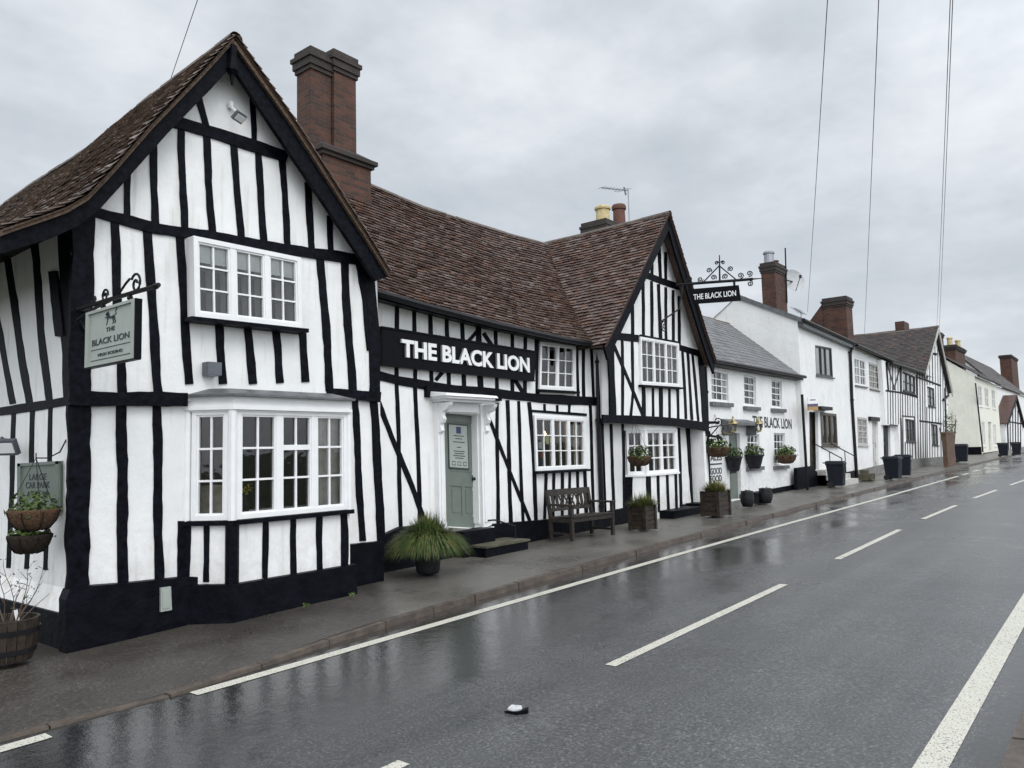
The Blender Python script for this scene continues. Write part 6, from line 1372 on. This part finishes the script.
# ================================================================== aerials, dish, cables, litter
ae = thing('tv_aerial', 'thin tv aerial on the chimney with two pots behind the right gable', 'aerial', W13.at(629, 215)); bm = BM(); q = W13
tube(bm, [q.at(629.3, 224), q.at(628, 189)], .02, 5); tube(bm, [q.at(601, 187.5), q.at(628.5, 190.8)], .016, 5); build('mast', bm, 'grey_metal', ae); bm = BM()
for k in range(8): p = q.at(602 + k * 3.2, 187.6 + k * .38); e = .14 if k < 6 else .28; tube(bm, [p - Vector((0, e, .0)), p + Vector((0, e, .0))], .008, 4)
tube(bm, [q.at(624, 187), q.at(626, 195)], .03, 5); build('elements', bm, 'grey_metal', ae)
wD = YW(10.5); dsh = thing('satellite_dish', 'grey satellite dish on a pole beside the chimney of the tall white house', 'satellite dish', wD.at(786, 290)); bm = BM(); tube(bm, [wD.at(787, 303), wD.at(785.2, 248)], .03, 6); build('mast', bm, 'iron', dsh)
c = wD.at(793.5, 280.5); dv = Vector((-.62, -.72, .25)).normalized(); sx_ = dv.cross(DZ).normalized(); sz_ = sx_.cross(dv); bm = BM(); rings = []
for r, dp in ((.02, -.10), (.2, -.085), (.38, -.04), (.5, .02)): rings.append([bm.verts.new(c + sx_ * math.cos(k * .2618) * r + sz_ * math.sin(k * .2618) * r + dv * dp) for k in range(24)])
for A, B in zip(rings, rings[1:]):
    for k in range(24): bm.faces.new([A[k], A[(k + 1) % 24], B[(k + 1) % 24], B[k]])
build('dish', bm, 'dish_grey', dsh, True); bm = BM(); tube(bm, [c - sz_ * .48, c + dv * .5 - sz_ * .1], .015, 5); lathe(bm, c + dv * .5 - sz_ * .15, [(.05, 0), (.05, .12)], 8); tube(bm, [c - dv * .1, wD.at(786, 280)], .03, 5); build('arm', bm, 'iron', dsh)
wA = YW(9.9); a2 = thing('tv_aerial', 'small tv aerial above the eaves of the tall white house', 'aerial', wA.at(801, 322)); bm = BM(); tube(bm, [wA.at(801.5, 326), wA.at(801, 311)], .02, 5); tube(bm, [wA.at(794.5, 308), wA.at(802.5, 314)], .018, 5); build('mast', bm, 'grey_metal', a2); bm = BM()
for k in range(5): p = wA.at(795 + k * 1.7, 308.4 + k * 1.25); tube(bm, [p - Vector((0, .2, .08)), p + Vector((0, .2, .08))], .01, 4)
build('elements', bm, 'grey_metal', a2)
dP = ray(1058, -3000).normalized(); top = CAM + dP * (6.3 / dP.z)
def cable(lab, a, b, r, sag=.25):
    a, b = Vector(a), Vector(b); bm = BM(); tube(bm, [a.lerp(b, i / 30) - Vector((0, 0, sag * 4 * (i / 30) * (1 - i / 30))) for i in range(31)], r, 5); tag(build('overhead_cable', bm, 'cable', None, True), lab, 'cable', 'overhead service cables')
def ce(px, py, Y): return YW(Y).at(px, py)
cable('thin cable rising behind the roof of the left gable', ce(170, 81, 9.6), ce(206, -25, 7.4), .0045, 0)
cable('overhead cable ending above the tall white house', ce(807.5, 312, 10), top + Vector((-.1, .05, 0)), .0065, .1); cable('overhead cable ending above the plain white house', ce(864.5, 333, 9), top + Vector((0, .1, 0)), .0065, .1)
cable('left line of the twin cables ending at the timbered gable', ce(936.6, 332, 9), top + Vector((.1, 0, 0)), .0065, .1); cable('right line of the twin cables ending at the timbered gable', ce(939, 333, 9), top + Vector((.125, 0, .0)), .0065, .1)
c = gpt(515, 711, .012); li = thing('litter', 'crushed white and black packet lying on the wet road', 'litter', c); ax = RV.copy(); ax.z = 0; ax.normalize(); ay = Vector((-ax.y, ax.x, 0))
bm = BM(); prism(bm, [c + ax * x * .75 + ay * y * .75 + DZ * (.012 + z) for x, y, z in ((-.07, .0, .008), (-.02, -.04, .0), (.05, -.035, .012), (.07, .0, .0), (.06, .05, .014), (-.03, .055, .02))], [c + ax * x * .75 + ay * y * .75 for x, y in ((-.07, .0), (-.02, -.04), (.05, -.035), (.07, .0), (.06, .05), (-.03, .055))]); build('wrapper', bm, 'grey_paper', li)
bm = BM(); prism(bm, [c + ax * x * .75 + ay * y * .75 + DZ * z for x, y, z in ((-.10, -.01, .006), (.02, -.07, .010), (.12, -.04, .018), (.13, .03, .02), (.05, .02, .008))], [c + ax * x * .75 + ay * y * .75 - DZ * .01 for x, y in ((-.10, -.01), (.02, -.07), (.12, -.04), (.13, .03), (.05, .02))]); build('carton', bm, 'sign_black', li)

# ================================================================== sky and light
SUN_EL, SUN_AZ = R_(45), R_(-118)         # azimuth from +X towards +Y: the bright part of the cloud lies behind the viewer
sd = Vector((math.cos(SUN_EL) * math.cos(SUN_AZ), math.cos(SUN_EL) * math.sin(SUN_AZ), math.sin(SUN_EL)))
w = bpy.data.worlds.new('World'); SC.world = w; w.use_nodes = True; nt = w.node_tree; bg = nt.nodes['Background']
sky = N(nt, 'ShaderNodeTexSky'); sky.sky_type = 'NISHITA'; sky.sun_disc = False; sky.sun_elevation = SUN_EL; sky.sun_rotation = math.pi / 2 - SUN_AZ
tc = N(nt, 'ShaderNodeTexCoord'); gen = tc.outputs['Generated']; sx = N(nt, 'ShaderNodeSeparateXYZ'); nt.links.new(gen, sx.inputs[0])
den = mth(nt, 'ADD', mth(nt, 'MAXIMUM', sx.outputs[2], 0.0), .22); cb = N(nt, 'ShaderNodeCombineXYZ'); nt.links.new(mth(nt, 'DIVIDE', sx.outputs[0], den), cb.inputs[0]); nt.links.new(mth(nt, 'DIVIDE', sx.outputs[1], den), cb.inputs[1])
n1 = noise(nt, cb.outputs[0], .95, 6, .55); n2 = noise(nt, cb.outputs[0], 3.2, 5, .6)
nf = mth(nt, 'ADD', mth(nt, 'MULTIPLY', n1, .75), mth(nt, 'MULTIPLY', n2, .25))
cl = ramp(nt, nf, [(.36, (4.2, 4.65, 5.1)), (.47, (5.4, 5.8, 6.25)), (.60, (7.6, 7.9, 8.2))])
hz = N(nt, 'ShaderNodeMapRange'); hz.inputs[1].default_value = .45; hz.inputs[2].default_value = .0; nt.links.new(sx.outputs[2], hz.inputs[0])
cl = mix(nt, mth(nt, 'MULTIPLY', hz.outputs[0], .55), cl, (6.3, 6.6, 7.05))
dt = N(nt, 'ShaderNodeVectorMath'); dt.operation = 'DOT_PRODUCT'; nt.links.new(gen, dt.inputs[0]); dt.inputs[1].default_value = sd
gl_ = mth(nt, 'ADD', 1.0, mth(nt, 'MULTIPLY', mth(nt, 'MAXIMUM', mth(nt, 'ADD', dt.outputs['Value'], .15), 0.0), 1.5))
vm = N(nt, 'ShaderNodeVectorMath'); vm.operation = 'SCALE'; nt.links.new(cl, vm.inputs[0]); nt.links.new(gl_, vm.inputs['Scale'])
nt.links.new(mix(nt, .93, sky.outputs[0], vm.outputs[0]), bg.inputs['Color']); bg.inputs['Strength'].default_value = .11
sl = bpy.data.lights.new('sun', 'SUN'); sl.energy = .9; sl.angle = R_(25); sl.color = (1, .97, .93); so = bpy.data.objects.new('sun', sl); COL.objects.link(so); so.location = (0, -20, 30)
so.rotation_euler = (-sd).to_track_quat('-Z', 'Y').to_euler()
vs = SC.view_settings; SC.display_settings.display_device = 'sRGB'; vs.view_transform = 'Standard'; vs.look = 'None'; vs.exposure = 0.08; vs.gamma = 1; vs.use_curve_mapping = False
SC.cycles.max_bounces = 6; SC.cycles.transparent_max_bounces = 8; SC.cycles.use_denoising = True
